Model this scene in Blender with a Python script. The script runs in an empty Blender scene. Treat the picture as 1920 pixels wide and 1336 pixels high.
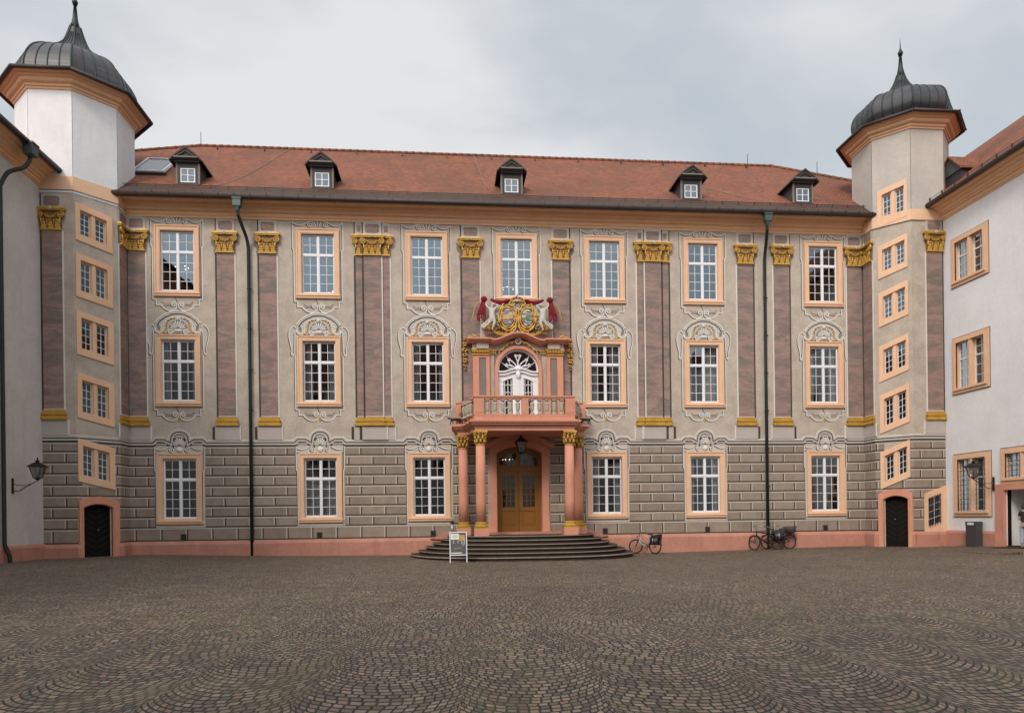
import bpy, math, random
from math import sin, cos, pi, radians, sqrt, hypot
from mathutils import Matrix, Vector
random.seed(7)
scene = bpy.context.scene
COL = scene.collection

# ------------------------------------------------------------------ camera
cam_d = bpy.data.cameras.new('camera')
cam = bpy.data.objects.new('camera', cam_d); COL.objects.link(cam); scene.camera = cam
YAW, ROLL = radians(5.35), radians(-0.723)
_f = Vector((sin(YAW), cos(YAW), 0)); _r = Vector((cos(YAW), -sin(YAW), 0)); _u = Vector((0, 0, 1))
_r2 = _r*cos(ROLL) + _u*sin(ROLL); _u2 = -_r*sin(ROLL) + _u*cos(ROLL)
M = Matrix.Identity(4)
for i in range(3):
    M[i][0] = _r2[i]; M[i][1] = _u2[i]; M[i][2] = -_f[i]
M[0][3], M[1][3], M[2][3] = 0, -33.0, 1.7
cam.matrix_world = M
cam_d.sensor_fit = 'HORIZONTAL'; cam_d.sensor_width = 36
cam_d.lens = 36*1303/1920.0
cam_d.shift_y = (968.2-668)/1920.0
cam_d.clip_start = 0.05; cam_d.clip_end = 2000

# ------------------------------------------------------------------ world
SUN_EL, SUN_AZ = radians(38), radians(209)      # azimuth measured clockwise from +Y (behind and left of the camera)
world = bpy.data.worlds.new('World'); scene.world = world; world.use_nodes = True
nt = world.node_tree; N = nt.nodes; L = nt.links
for n in list(N): N.remove(n)
wo = N.new('ShaderNodeOutputWorld'); bg = N.new('ShaderNodeBackground')
sky = N.new('ShaderNodeTexSky'); sky.sky_type = 'NISHITA'; sky.sun_disc = False
sky.sun_elevation = SUN_EL; sky.sun_rotation = SUN_AZ; sky.air_density = 1.2; sky.dust_density = 2.0
tc = N.new('ShaderNodeTexCoord')
mp = N.new('ShaderNodeMapping'); mp.inputs['Scale'].default_value = (1.0, 1.0, 2.1); mp.inputs['Location'].default_value = (3.1, 0.4, 0.2)
n1 = N.new('ShaderNodeTexNoise'); n1.inputs['Scale'].default_value = 1.9; n1.inputs['Detail'].default_value = 6; n1.inputs['Roughness'].default_value = 0.5; n1.inputs['Distortion'].default_value = 0.35
r1 = N.new('ShaderNodeValToRGB')
r1.color_ramp.elements[0].position = 0.32; r1.color_ramp.elements[0].color = (3.6, 4.35, 5.0, 1)
r1.color_ramp.elements[1].position = 0.66; r1.color_ramp.elements[1].color = (6.9, 6.9, 6.95, 1)
e = r1.color_ramp.elements.new(0.5); e.color = (5.0, 5.35, 5.7, 1)
mx = N.new('ShaderNodeMix'); mx.data_type = 'RGBA'; mx.inputs[0].default_value = 0.93
# the cloud deck is brighter round the veiled sun, which stands behind the camera
dp = N.new('ShaderNodeVectorMath'); dp.operation = 'DOT_PRODUCT'
sd = Vector((sin(SUN_AZ)*cos(SUN_EL), cos(SUN_AZ)*cos(SUN_EL), sin(SUN_EL)))
dp.inputs[1].default_value = sd
mr = N.new('ShaderNodeMapRange'); mr.inputs[1].default_value = 0.1; mr.inputs[2].default_value = 1.0; mr.inputs[3].default_value = 1.0; mr.inputs[4].default_value = 3.0
vm = N.new('ShaderNodeVectorMath'); vm.operation = 'SCALE'
L.new(tc.outputs['Generated'], mp.inputs['Vector']); L.new(mp.outputs[0], n1.inputs['Vector']); L.new(n1.outputs[0], r1.inputs[0])
L.new(sky.outputs[0], mx.inputs[6]); L.new(r1.outputs[0], mx.inputs[7])
L.new(tc.outputs['Generated'], dp.inputs[0]); L.new(dp.outputs['Value'], mr.inputs[0])
L.new(mx.outputs[2], vm.inputs[0]); L.new(mr.outputs[0], vm.inputs['Scale'])
L.new(vm.outputs[0], bg.inputs[0]); bg.inputs[1].default_value = 0.10
L.new(bg.outputs[0], wo.inputs[0])

sun_d = bpy.data.lights.new('sun', 'SUN'); sun_d.energy = 1.5; sun_d.angle = radians(14); sun_d.color = (1.0, 0.90, 0.79)
sun = bpy.data.objects.new('sun', sun_d); COL.objects.link(sun)
sun.rotation_euler = sd.to_track_quat('Z', 'Y').to_euler()

scene.view_settings.view_transform = 'Standard'; scene.view_settings.look = 'None'
scene.view_settings.exposure = 0.25; scene.view_settings.gamma = 1.0
scene.render.engine = 'CYCLES'; scene.render.resolution_x = 1024; scene.render.resolution_y = 712

# ------------------------------------------------------------------ materials
def new_mat(name):
    m = bpy.data.materials.new(name); m.use_nodes = True
    nt = m.node_tree
    for n in list(nt.nodes): nt.nodes.remove(n)
    o = nt.nodes.new('ShaderNodeOutputMaterial'); b = nt.nodes.new('ShaderNodeBsdfPrincipled')
    nt.links.new(b.outputs[0], o.inputs[0])
    return m, nt, b, o
def mixc(nt, fac, a, b, blend='MIX'):
    n = nt.nodes.new('ShaderNodeMix'); n.data_type = 'RGBA'; n.blend_type = blend
    for i, v in ((0, fac), (6, a), (7, b)):
        if hasattr(v, 'is_output'): nt.links.new(v, n.inputs[i])
        elif i == 0: n.inputs[0].default_value = v
        else: n.inputs[i].default_value = (*v, 1)
    return n.outputs[2]
def math_(nt, op, a, b=None, c=None, clamp=False):
    n = nt.nodes.new('ShaderNodeMath'); n.operation = op; n.use_clamp = clamp
    for i, v in enumerate((a, b, c)):
        if v is None: continue
        if hasattr(v, 'is_output'): nt.links.new(v, n.inputs[i])
        else: n.inputs[i].default_value = v
    return n.outputs[0]
def noise(nt, scale, detail=4, rough=0.55, vec=None, dist=0, coord='Object', stretch=None):
    t = nt.nodes.new('ShaderNodeTexNoise'); t.inputs['Scale'].default_value = scale
    t.inputs['Detail'].default_value = detail; t.inputs['Roughness'].default_value = rough; t.inputs['Distortion'].default_value = dist
    if vec is None:
        c = nt.nodes.new('ShaderNodeTexCoord'); vec = c.outputs[coord]
    if stretch:
        m = nt.nodes.new('ShaderNodeMapping'); m.inputs['Scale'].default_value = stretch
        nt.links.new(vec, m.inputs['Vector']); vec = m.outputs[0]
    nt.links.new(vec, t.inputs['Vector'])
    return t.outputs[0]
def ramp(nt, x, p0, p1):
    n = nt.nodes.new('ShaderNodeMapRange'); nt.links.new(x, n.inputs[0]); n.interpolation_type = 'SMOOTHSTEP'
    n.inputs[1].default_value = p0; n.inputs[2].default_value = p1
    return n.outputs[0]
def bump(nt, b, h, strength=0.3, dist=0.01):
    n = nt.nodes.new('ShaderNodeBump'); n.inputs['Strength'].default_value = strength; n.inputs['Distance'].default_value = dist
    nt.links.new(h, n.inputs['Height']); nt.links.new(n.outputs[0], b.inputs['Normal'])
def attr(nt, name='tone'):
    n = nt.nodes.new('ShaderNodeAttribute'); n.attribute_name = name
    return n.outputs['Fac']
def hsv(c, k): return tuple(x*k for x in c)
MATS = {}
def plaster(name, base, alt, scale=1.2, rough=0.9, bmp=0.25, fine=0.12, streak=0.0, tone=False):
    m, nt, b, o = new_mat(name)
    c = mixc(nt, ramp(nt, noise(nt, scale, 8, 0.68), 0.33, 0.68), base, alt)
    c2 = mixc(nt, ramp(nt, noise(nt, scale*9, 6, 0.7), 0.3, 0.75), hsv(base, 1-fine), hsv(base, 1+fine))
    col = mixc(nt, 0.45, c, c2)
    if streak:   # rain streaks: tall thin noise
        s = ramp(nt, noise(nt, 2.2, 5, 0.6, stretch=(1.6, 1.6, 0.18)), 0.52, 0.78)
        f = math_(nt, 'MULTIPLY', s, streak)
        col = mixc(nt, f, col, hsv(base, 0.55))
    if tone:
        t = attr(nt)
        k = nt.nodes.new('ShaderNodeVectorMath'); k.operation = 'SCALE'
        nt.links.new(col, k.inputs[0]); nt.links.new(math_(nt, 'ADD', t, 1.0), k.inputs['Scale']); col = k.outputs[0]
    nt.links.new(col, b.inputs['Base Color']); b.inputs['Roughness'].default_value = rough
    b.inputs['Specular IOR Level'].default_value = 0.2
    bump(nt, b, noise(nt, 22, 5, 0.7), bmp, 0.012)
    MATS[name] = m; return m
plaster('stone_plaster', (0.50, 0.42, 0.345), (0.315, 0.258, 0.215), 1.3, fine=0.2, streak=0.34)
plaster('rust_block', (0.31, 0.246, 0.193), (0.20, 0.160, 0.128), 1.6, fine=0.2, streak=0.28, tone=True)
plaster('pedestal_paint', (0.46, 0.40, 0.36), (0.40, 0.35, 0.31), 1.0, fine=0.06, streak=0.12)
plaster('painted_light', (0.70, 0.65, 0.585), (0.58, 0.54, 0.48), 2.0, fine=0.1, bmp=0.1)
plaster('joint_light', (0.50, 0.455, 0.40), (0.40, 0.36, 0.315), 2.5, fine=0.15, bmp=0.1)
plaster('painted_mid', (0.50, 0.45, 0.395), (0.42, 0.375, 0.33), 2.0, fine=0.1, bmp=0.1)
plaster('painted_grey', (0.22, 0.185, 0.155), (0.17, 0.145, 0.125), 2.0, fine=0.1, bmp=0.1)
plaster('painted_dark', (0.06, 0.046, 0.037), (0.09, 0.072, 0.058), 2.0, fine=0.1, bmp=0.1)
plaster('peach', (0.76, 0.485, 0.31), (0.68, 0.41, 0.255), 1.1, fine=0.08, bmp=0.15, streak=0.18)
plaster('peach_cornice', (0.76, 0.465, 0.27), (0.68, 0.39, 0.22), 0.6, fine=0.07, bmp=0.15, streak=0.12)
plaster('salmon', (0.62, 0.285, 0.19), (0.52, 0.225, 0.145), 1.3, fine=0.12, bmp=0.2, streak=0.24)
plaster('salmon_plinth', (0.50, 0.235, 0.168), (0.36, 0.165, 0.118), 1.1, fine=0.16, bmp=0.25, streak=0.4)
plaster('ochre', (0.50, 0.29, 0.05), (0.30, 0.16, 0.03), 3.0, fine=0.15, bmp=0.2)
plaster('white_wall', (0.78, 0.755, 0.745), (0.66, 0.64, 0.635), 0.7, fine=0.07, bmp=0.2, streak=0.2)
plaster('grey_wall', (0.62, 0.57, 0.53), (0.47, 0.43, 0.40), 0.8, fine=0.1, streak=0.25)
plaster('beige_tower', (0.50, 0.44, 0.385), (0.38, 0.33, 0.29), 0.9, fine=0.12, streak=0.25)
plaster('baluster_stone', (0.42, 0.38, 0.29), (0.30, 0.28, 0.21), 4.0, fine=0.15)
plaster('step_stone', (0.060, 0.042, 0.031), (0.036, 0.026, 0.020), 2.0, fine=0.2, bmp=0.3)
plaster('step_edge', (0.30, 0.25, 0.20), (0.17, 0.14, 0.11), 4.0, fine=0.2)
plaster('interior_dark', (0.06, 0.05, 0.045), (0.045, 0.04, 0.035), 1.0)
plaster('interior_pale', (0.74, 0.74, 0.72), (0.68, 0.68, 0.67), 1.0)
plaster('curtain', (0.55, 0.56, 0.58), (0.45, 0.46, 0.5), 3.0)
plaster('red_cloth', (0.24, 0.022, 0.032), (0.12, 0.012, 0.018), 5.0)
plaster('skin_white', (0.54, 0.50, 0.44), (0.38, 0.34, 0.29), 6.0)
plaster('slate', (0.10, 0.095, 0.10), (0.06, 0.055, 0.06), 5.0)
plaster('asphalt_ramp', (0.05, 0.04, 0.032), (0.035, 0.03, 0.025), 4.0)

def marble():
    m, nt, b, o = new_mat('marble')
    v = noise(nt, 1.25, 8, 0.75, dist=0.5, stretch=(0.55, 0.55, 1.7))
    w = noise(nt, 4.2, 8, 0.78, dist=0.4, stretch=(0.40, 0.40, 2.4))
    x = noise(nt, 16, 6, 0.75, dist=0.4, stretch=(0.5, 0.5, 1.6))
    c = mixc(nt, ramp(nt, v, 0.40, 0.60), (0.32, 0.20, 0.165), (0.165, 0.132, 0.115))
    c = mixc(nt, math_(nt, 'MULTIPLY', ramp(nt, w, 0.52, 0.70), 0.7), c, (0.40, 0.235, 0.19))
    c = mixc(nt, math_(nt, 'MULTIPLY', ramp(nt, w, 0.48, 0.32), 0.7), c, (0.10, 0.08, 0.072))
    c = mixc(nt, math_(nt, 'MULTIPLY', ramp(nt, x, 0.35, 0.7), 0.3), c, (0.33, 0.26, 0.22))
    nt.links.new(c, b.inputs['Base Color']); b.inputs['Roughness'].default_value = 0.8
    b.inputs['Specular IOR Level'].default_value = 0.25
    MATS['marble'] = m
marble()
def simple(name, col, rough=0.5, metal=0.0, var=0.15, scale=6, spec=0.5, bmp=0.0):
    m, nt, b, o = new_mat(name)
    c = mixc(nt, noise(nt, scale, 5), hsv(col, 1-var), hsv(col, 1+var))
    nt.links.new(c, b.inputs['Base Color']); b.inputs['Roughness'].default_value = rough; b.inputs['Metallic'].default_value = metal
    b.inputs['Specular IOR Level'].default_value = spec
    if bmp: bump(nt, b, noise(nt, scale*4, 4), bmp, 0.01)
    MATS[name] = m; return m
simple('white_paint', (0.74, 0.74, 0.75), 0.45, var=0.04)
simple('gilding', (0.56, 0.315, 0.055), 0.5, 0.15, 0.45, 9)
simple('gilding_dark', (0.20, 0.10, 0.025), 0.7, 0.1, 0.4, 9)
simple('gutter_metal', (0.05, 0.034, 0.029), 0.55, 0.3, 0.2, 2)
simple('copper_green', (0.018, 0.027, 0.022), 0.55, 0.3, 0.35, 5)
simple('hopper_green', (0.055, 0.085, 0.072), 0.5, 0.3, 0.3, 8)
simple('iron', (0.018, 0.018, 0.018), 0.5, 0.4, 0.2)
simple('dark_door', (0.008, 0.006, 0.005), 0.85, 0, 0.3, 12, spec=0.15)
simple('black_plastic', (0.02, 0.02, 0.022), 0.5)
simple('grey_metal', (0.35, 0.35, 0.34), 0.4, 0.6, 0.1)
simple('rubber', (0.018, 0.018, 0.018), 0.8)
simple('silver_paint', (0.26, 0.26, 0.27), 0.35, 0.5, 0.1)
simple('bike_red', (0.10, 0.02, 0.02), 0.35)
simple('bin_grey', (0.045, 0.047, 0.05), 0.6)
simple('skin', (0.50, 0.30, 0.22), 0.6)
simple('black_cloth', (0.02, 0.02, 0.022), 0.9)
simple('pale_cloth', (0.36, 0.37, 0.40), 0.9, var=0.35, scale=25)
simple('brown_hair', (0.05, 0.03, 0.02), 0.8)
simple('grey_shoe', (0.3, 0.3, 0.28), 0.7)
simple('dormer_wood', (0.040, 0.030, 0.027), 0.7, 0, 0.25, 8, bmp=0.2)
simple('dormer_roof', (0.042, 0.032, 0.027), 0.75, 0, 0.3, 6, bmp=0.2)
simple('cell_glass', (0.06, 0.07, 0.085), 0.15, 0, 0.15, 2)
simple('poster_dark', (0.10, 0.09, 0.09), 0.4, var=0.6, scale=14)
simple('poster_green', (0.50, 0.60, 0.30), 0.4, var=0.2, scale=20)
simple('poster_ochre', (0.45, 0.28, 0.10), 0.4, var=0.4, scale=14)
simple('poster_white', (0.7, 0.7, 0.68), 0.4)
simple('shield_blue', (0.10, 0.12, 0.20), 0.5)
simple('shield_green', (0.10, 0.17, 0.05), 0.5)
simple('shield_black', (0.03, 0.03, 0.03), 0.5)
simple('shield_rose', (0.22, 0.08, 0.11), 0.5)
simple('clear_lamp_glass', (0.30, 0.34, 0.33), 0.2)

def wood():
    m, nt, b, o = new_mat('door_wood')
    w = noise(nt, 9, 5, 0.6, stretch=(4, 4, 0.5))
    c = mixc(nt, w, (0.14, 0.058, 0.010), (0.30, 0.13, 0.022))
    nt.links.new(c, b.inputs['Base Color']); b.inputs['Roughness'].default_value = 0.4
    MATS['door_wood'] = m
wood()
def emis(name, col, s):
    m, nt, b, o = new_mat(name); b.inputs['Base Color'].default_value = (*col, 1)
    b.inputs['Emission Color'].default_value = (*col, 1); b.inputs['Emission Strength'].default_value = s
    MATS[name] = m
emis('bulb', (1.0, 0.85, 0.6), 6)
def glass(name, tint, refl):
    # old window glass: a steady share of mirror (tinted down) over a clear pane; steadier to sample than a rare bright glint
    m, nt, b, o = new_mat(name); nt.nodes.remove(b)
    g = nt.nodes.new('ShaderNodeBsdfGlossy'); g.inputs['Roughness'].default_value = 0.03; g.inputs['Color'].default_value = (*refl, 1)
    t = nt.nodes.new('ShaderNodeBsdfTransparent'); t.inputs['Color'].default_value = (*tint, 1)
    mxs = nt.nodes.new('ShaderNodeMixShader'); mxs.inputs[0].default_value = 0.55; nt.links.new(t.outputs[0], mxs.inputs[1]); nt.links.new(g.outputs[0], mxs.inputs[2])
    nt.links.new(mxs.outputs[0], o.inputs[0])
    bm = nt.nodes.new('ShaderNodeBump'); bm.inputs['Strength'].default_value = 0.10; bm.inputs['Distance'].default_value = 0.02
    nt.links.new(noise(nt, 1.3, 1), bm.inputs['Height']); nt.links.new(bm.outputs[0], g.inputs['Normal'])
    MATS[name] = m
glass('tower_glass', (0.95, 0.97, 0.97), (0.11, 0.13, 0.14))
glass('window_glass', (0.95, 0.97, 0.97), (0.25, 0.275, 0.29))

def tiles(name, a, b2, c3, tw=0.19, th=0.155):
    m, nt, b, o = new_mat(name)
    uv = nt.nodes.new('ShaderNodeUVMap'); uv.uv_map = 'UVMap'
    sp = nt.nodes.new('ShaderNodeSeparateXYZ'); nt.links.new(uv.outputs[0], sp.inputs[0])
    row = math_(nt, 'DIVIDE', sp.outputs[1], th); rid = math_(nt, 'FLOOR', row); rf = math_(nt, 'FRACT', row)
    off = math_(nt, 'MULTIPLY', math_(nt, 'MODULO', rid, 2.0), 0.5)
    cx_ = math_(nt, 'ADD', math_(nt, 'DIVIDE', sp.outputs[0], tw), off); cid = math_(nt, 'FLOOR', cx_); cf = math_(nt, 'FRACT', cx_)
    # beaver-tail: rounded lower edge
    dx = math_(nt, 'ABSOLUTE', math_(nt, 'SUBTRACT', cf, 0.5))
    arc = math_(nt, 'MULTIPLY', math_(nt, 'POWER', math_(nt, 'MULTIPLY', dx, 2.0), 2.5), 0.42)
    low = math_(nt, 'SUBTRACT', rf, arc)
    cb = nt.nodes.new('ShaderNodeCombineXYZ'); nt.links.new(cid, cb.inputs[0]); nt.links.new(rid, cb.inputs[1])
    wn = nt.nodes.new('ShaderNodeTexWhiteNoise'); wn.noise_dimensions = '2D'; nt.links.new(cb.outputs[0], wn.inputs['Vector'])
    c = mixc(nt, wn.outputs['Value'], a, b2)
    big = ramp(nt, noise(nt, 0.5, 6, 0.62), 0.40, 0.68)
    c = mixc(nt, math_(nt, 'MULTIPLY', big, 0.65), c, c3)
    st = ramp(nt, noise(nt, 1.0, 6, 0.65, stretch=(2.2, 0.6, 0.35)), 0.5, 0.75)
    c = mixc(nt, math_(nt, 'MULTIPLY', st, 0.35), c, hsv(c3, 0.6))
    gap = math_(nt, 'LESS_THAN', low, 0.10)
    c = mixc(nt, math_(nt, 'MULTIPLY', gap, 0.62), c, hsv(c3, 0.25))
    nt.links.new(c, b.inputs['Base Color']); b.inputs['Roughness'].default_value = 0.85; b.inputs['Specular IOR Level'].default_value = 0.2
    h = math_(nt, 'MULTIPLY', math_(nt, 'SUBTRACT', 1.0, rf), math_(nt, 'SUBTRACT', 1.0, gap))
    bump(nt, b, h, 0.8, 0.02)
    MATS[name] = m
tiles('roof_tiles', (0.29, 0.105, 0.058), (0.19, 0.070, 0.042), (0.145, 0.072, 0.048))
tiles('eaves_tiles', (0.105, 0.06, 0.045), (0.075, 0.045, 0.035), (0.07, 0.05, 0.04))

def dome_mat():
    m, nt, b, o = new_mat('dome_metal')
    c = mixc(nt, ramp(nt, noise(nt, 1.6, 5), 0.35, 0.65), (0.034, 0.036, 0.038), (0.055, 0.044, 0.044))
    c = mixc(nt, ramp(nt, noise(nt, 8, 5, stretch=(1, 1, .3)), 0.55, 0.8), c, (0.035, 0.045, 0.045))
    c = mixc(nt, math_(nt, 'MULTIPLY', attr(nt), 1.0), c, (0.13, 0.12, 0.12))
    nt.links.new(c, b.inputs['Base Color']); b.inputs['Roughness'].default_value = 0.45; b.inputs['Metallic'].default_value = 0.2
    MATS['dome_metal'] = m
dome_mat()

def cobbles():
    m, nt, b, o = new_mat('cobblestones')
    tc = nt.nodes.new('ShaderNodeTexCoord')
    P = tc.outputs['Object']
    # small warp so that rows are laid by hand
    wn = nt.nodes.new('ShaderNodeTexNoise'); wn.inputs['Scale'].default_value = 0.55; wn.inputs['Detail'].default_value = 3; wn.inputs['Roughness'].default_value = 0.35; nt.links.new(P, wn.inputs['Vector'])
    wv = nt.nodes.new('ShaderNodeVectorMath'); wv.operation = 'SUBTRACT'; nt.links.new(wn.outputs['Color'], wv.inputs[0]); wv.inputs[1].default_value = (.5, .5, .5)
    ws = nt.nodes.new('ShaderNodeVectorMath'); ws.operation = 'SCALE'; nt.links.new(wv.outputs[0], ws.inputs[0]); ws.inputs['Scale'].default_value = 0.42
    wn2 = nt.nodes.new('ShaderNodeTexNoise'); wn2.inputs['Scale'].default_value = 14; wn2.inputs['Detail'].default_value = 1; nt.links.new(P, wn2.inputs['Vector'])
    wv2 = nt.nodes.new('ShaderNodeVectorMath'); wv2.operation = 'SUBTRACT'; nt.links.new(wn2.outputs['Color'], wv2.inputs[0]); wv2.inputs[1].default_value = (.5, .5, .5)
    ws2 = nt.nodes.new('ShaderNodeVectorMath'); ws2.operation = 'SCALE'; nt.links.new(wv2.outputs[0], ws2.inputs[0]); ws2.inputs['Scale'].default_value = 0.016
    ad = nt.nodes.new('ShaderNodeVectorMath'); ad.operation = 'ADD'; nt.links.new(P, ad.inputs[0]); nt.links.new(ws.outputs[0], ad.inputs[1])
    ad2 = nt.nodes.new('ShaderNodeVectorMath'); ad2.operation = 'ADD'; nt.links.new(ad.outputs[0], ad2.inputs[0]); nt.links.new(ws2.outputs[0], ad2.inputs[1])
    # segmental arcs running across the yard (arch axis along X)
    rot = nt.nodes.new('ShaderNodeMapping'); rot.inputs['Rotation'].default_value = (0, 0, radians(3)); nt.links.new(ad2.outputs[0], rot.inputs['Vector'])
    sp = nt.nodes.new('ShaderNodeSeparateXYZ'); nt.links.new(rot.outputs[0], sp.inputs[0])
    W, ROW, ST = 1.45, 0.118, 0.112
    ux = math_(nt, 'DIVIDE', sp.outputs[0], W); cid = math_(nt, 'FLOOR', ux); fx = math_(nt, 'SUBTRACT', math_(nt, 'FRACT', ux), 0.5)
    # arc of a circle: height = sqrt(R^2 - x^2)
    X = math_(nt, 'MULTIPLY', fx, W)
    R = 0.81
    hh = math_(nt, 'SQRT', math_(nt, 'SUBTRACT', R*R, math_(nt, 'MULTIPLY', X, X)))
    yy = math_(nt, 'ADD', sp.outputs[1], hh)
    yy = math_(nt, 'ADD', yy, math_(nt, 'MULTIPLY', cid, 0.31))
    rowv = math_(nt, 'DIVIDE', yy, ROW); rid = math_(nt, 'FLOOR', rowv); rf = math_(nt, 'FRACT', rowv)
    ang = math_(nt, 'MULTIPLY', math_(nt, 'ARCSINE', math_(nt, 'DIVIDE', X, R)), R)
    cb0 = nt.nodes.new('ShaderNodeCombineXYZ'); nt.links.new(rid, cb0.inputs[0]); nt.links.new(cid, cb0.inputs[1])
    w0 = nt.nodes.new('ShaderNodeTexWhiteNoise'); w0.noise_dimensions = '2D'; nt.links.new(cb0.outputs[0], w0.inputs['Vector'])
    sv = math_(nt, 'ADD', math_(nt, 'DIVIDE', ang, ST), w0.outputs['Value'])
    sid = math_(nt, 'FLOOR', sv); sf = math_(nt, 'FRACT', sv)
    cb = nt.nodes.new('ShaderNodeCombineXYZ'); nt.links.new(rid, cb.inputs[0]); nt.links.new(sid, cb.inputs[1]); nt.links.new(cid, cb.inputs[2])
    w1 = nt.nodes.new('ShaderNodeTexWhiteNoise'); w1.noise_dimensions = '3D'; nt.links.new(cb.outputs[0], w1.inputs['Vector'])
    rnd = w1.outputs['Value']; rc = w1.outputs['Color']
    # distance to joint
    def edge(f):
        return math_(nt, 'MINIMUM', f, math_(nt, 'SUBTRACT', 1.0, f))
    ed = math_(nt, 'MINIMUM', math_(nt, 'MULTIPLY', edge(rf), 0.72), edge(sf))
    stone = ramp(nt, ed, 0.05, 0.14)
    spc = nt.nodes.new('ShaderNodeSeparateColor'); nt.links.new(rc, spc.inputs[0])
    cA = mixc(nt, spc.outputs[0], (0.155, 0.112, 0.086), (0.405, 0.305, 0.212))
    cA = mixc(nt, math_(nt, 'GREATER_THAN', spc.outputs[1], 0.95), cA, (0.33, 0.19, 0.13))
    cA = mixc(nt, math_(nt, 'GREATER_THAN', spc.outputs[2], 0.93), cA, (0.26, 0.205, 0.135))
    cA = mixc(nt, math_(nt, 'LESS_THAN', spc.outputs[1], 0.15), cA, (0.125, 0.105, 0.095))
    big = ramp(nt, noise(nt, 0.22, 4, 0.6), 0.35, 0.7)
    cA = mixc(nt, math_(nt, 'MULTIPLY', big, 0.35), cA, (0.085, 0.064, 0.052))
    md = ramp(nt, noise(nt, 1.6, 6, 0.75), 0.36, 0.66)
    cA = mixc(nt, math_(nt, 'MULTIPLY', md, 0.45), cA, (0.085, 0.060, 0.044))
    fin = noise(nt, 30, 4, 0.7)
    cA = mixc(nt, math_(nt, 'MULTIPLY', fin, 0.35), cA, (0.09, 0.07, 0.06))
    moss = ramp(nt, noise(nt, 0.8, 5, 0.65), 0.48, 0.62)
    jc = mixc(nt, moss, (0.024, 0.017, 0.013), (0.050, 0.052, 0.014))
    col = mixc(nt, stone, jc, cA)
    nt.links.new(col, b.inputs['Base Color'])
    ro = math_(nt, 'ADD', math_(nt, 'MULTIPLY', fin, 0.25), 0.55)
    nt.links.new(ro, b.inputs['Roughness']); b.inputs['Specular IOR Level'].default_value = 0.3
    h = math_(nt, 'ADD', math_(nt, 'MULTIPLY', stone, 1.0), math_(nt, 'MULTIPLY', rnd, 0.7))
    h = math_(nt, 'ADD', h, math_(nt, 'MULTIPLY', fin, 0.3))
    bump(nt, b, h, 0.75, 0.012)
    MATS['cobblestones'] = m
cobbles()

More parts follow.
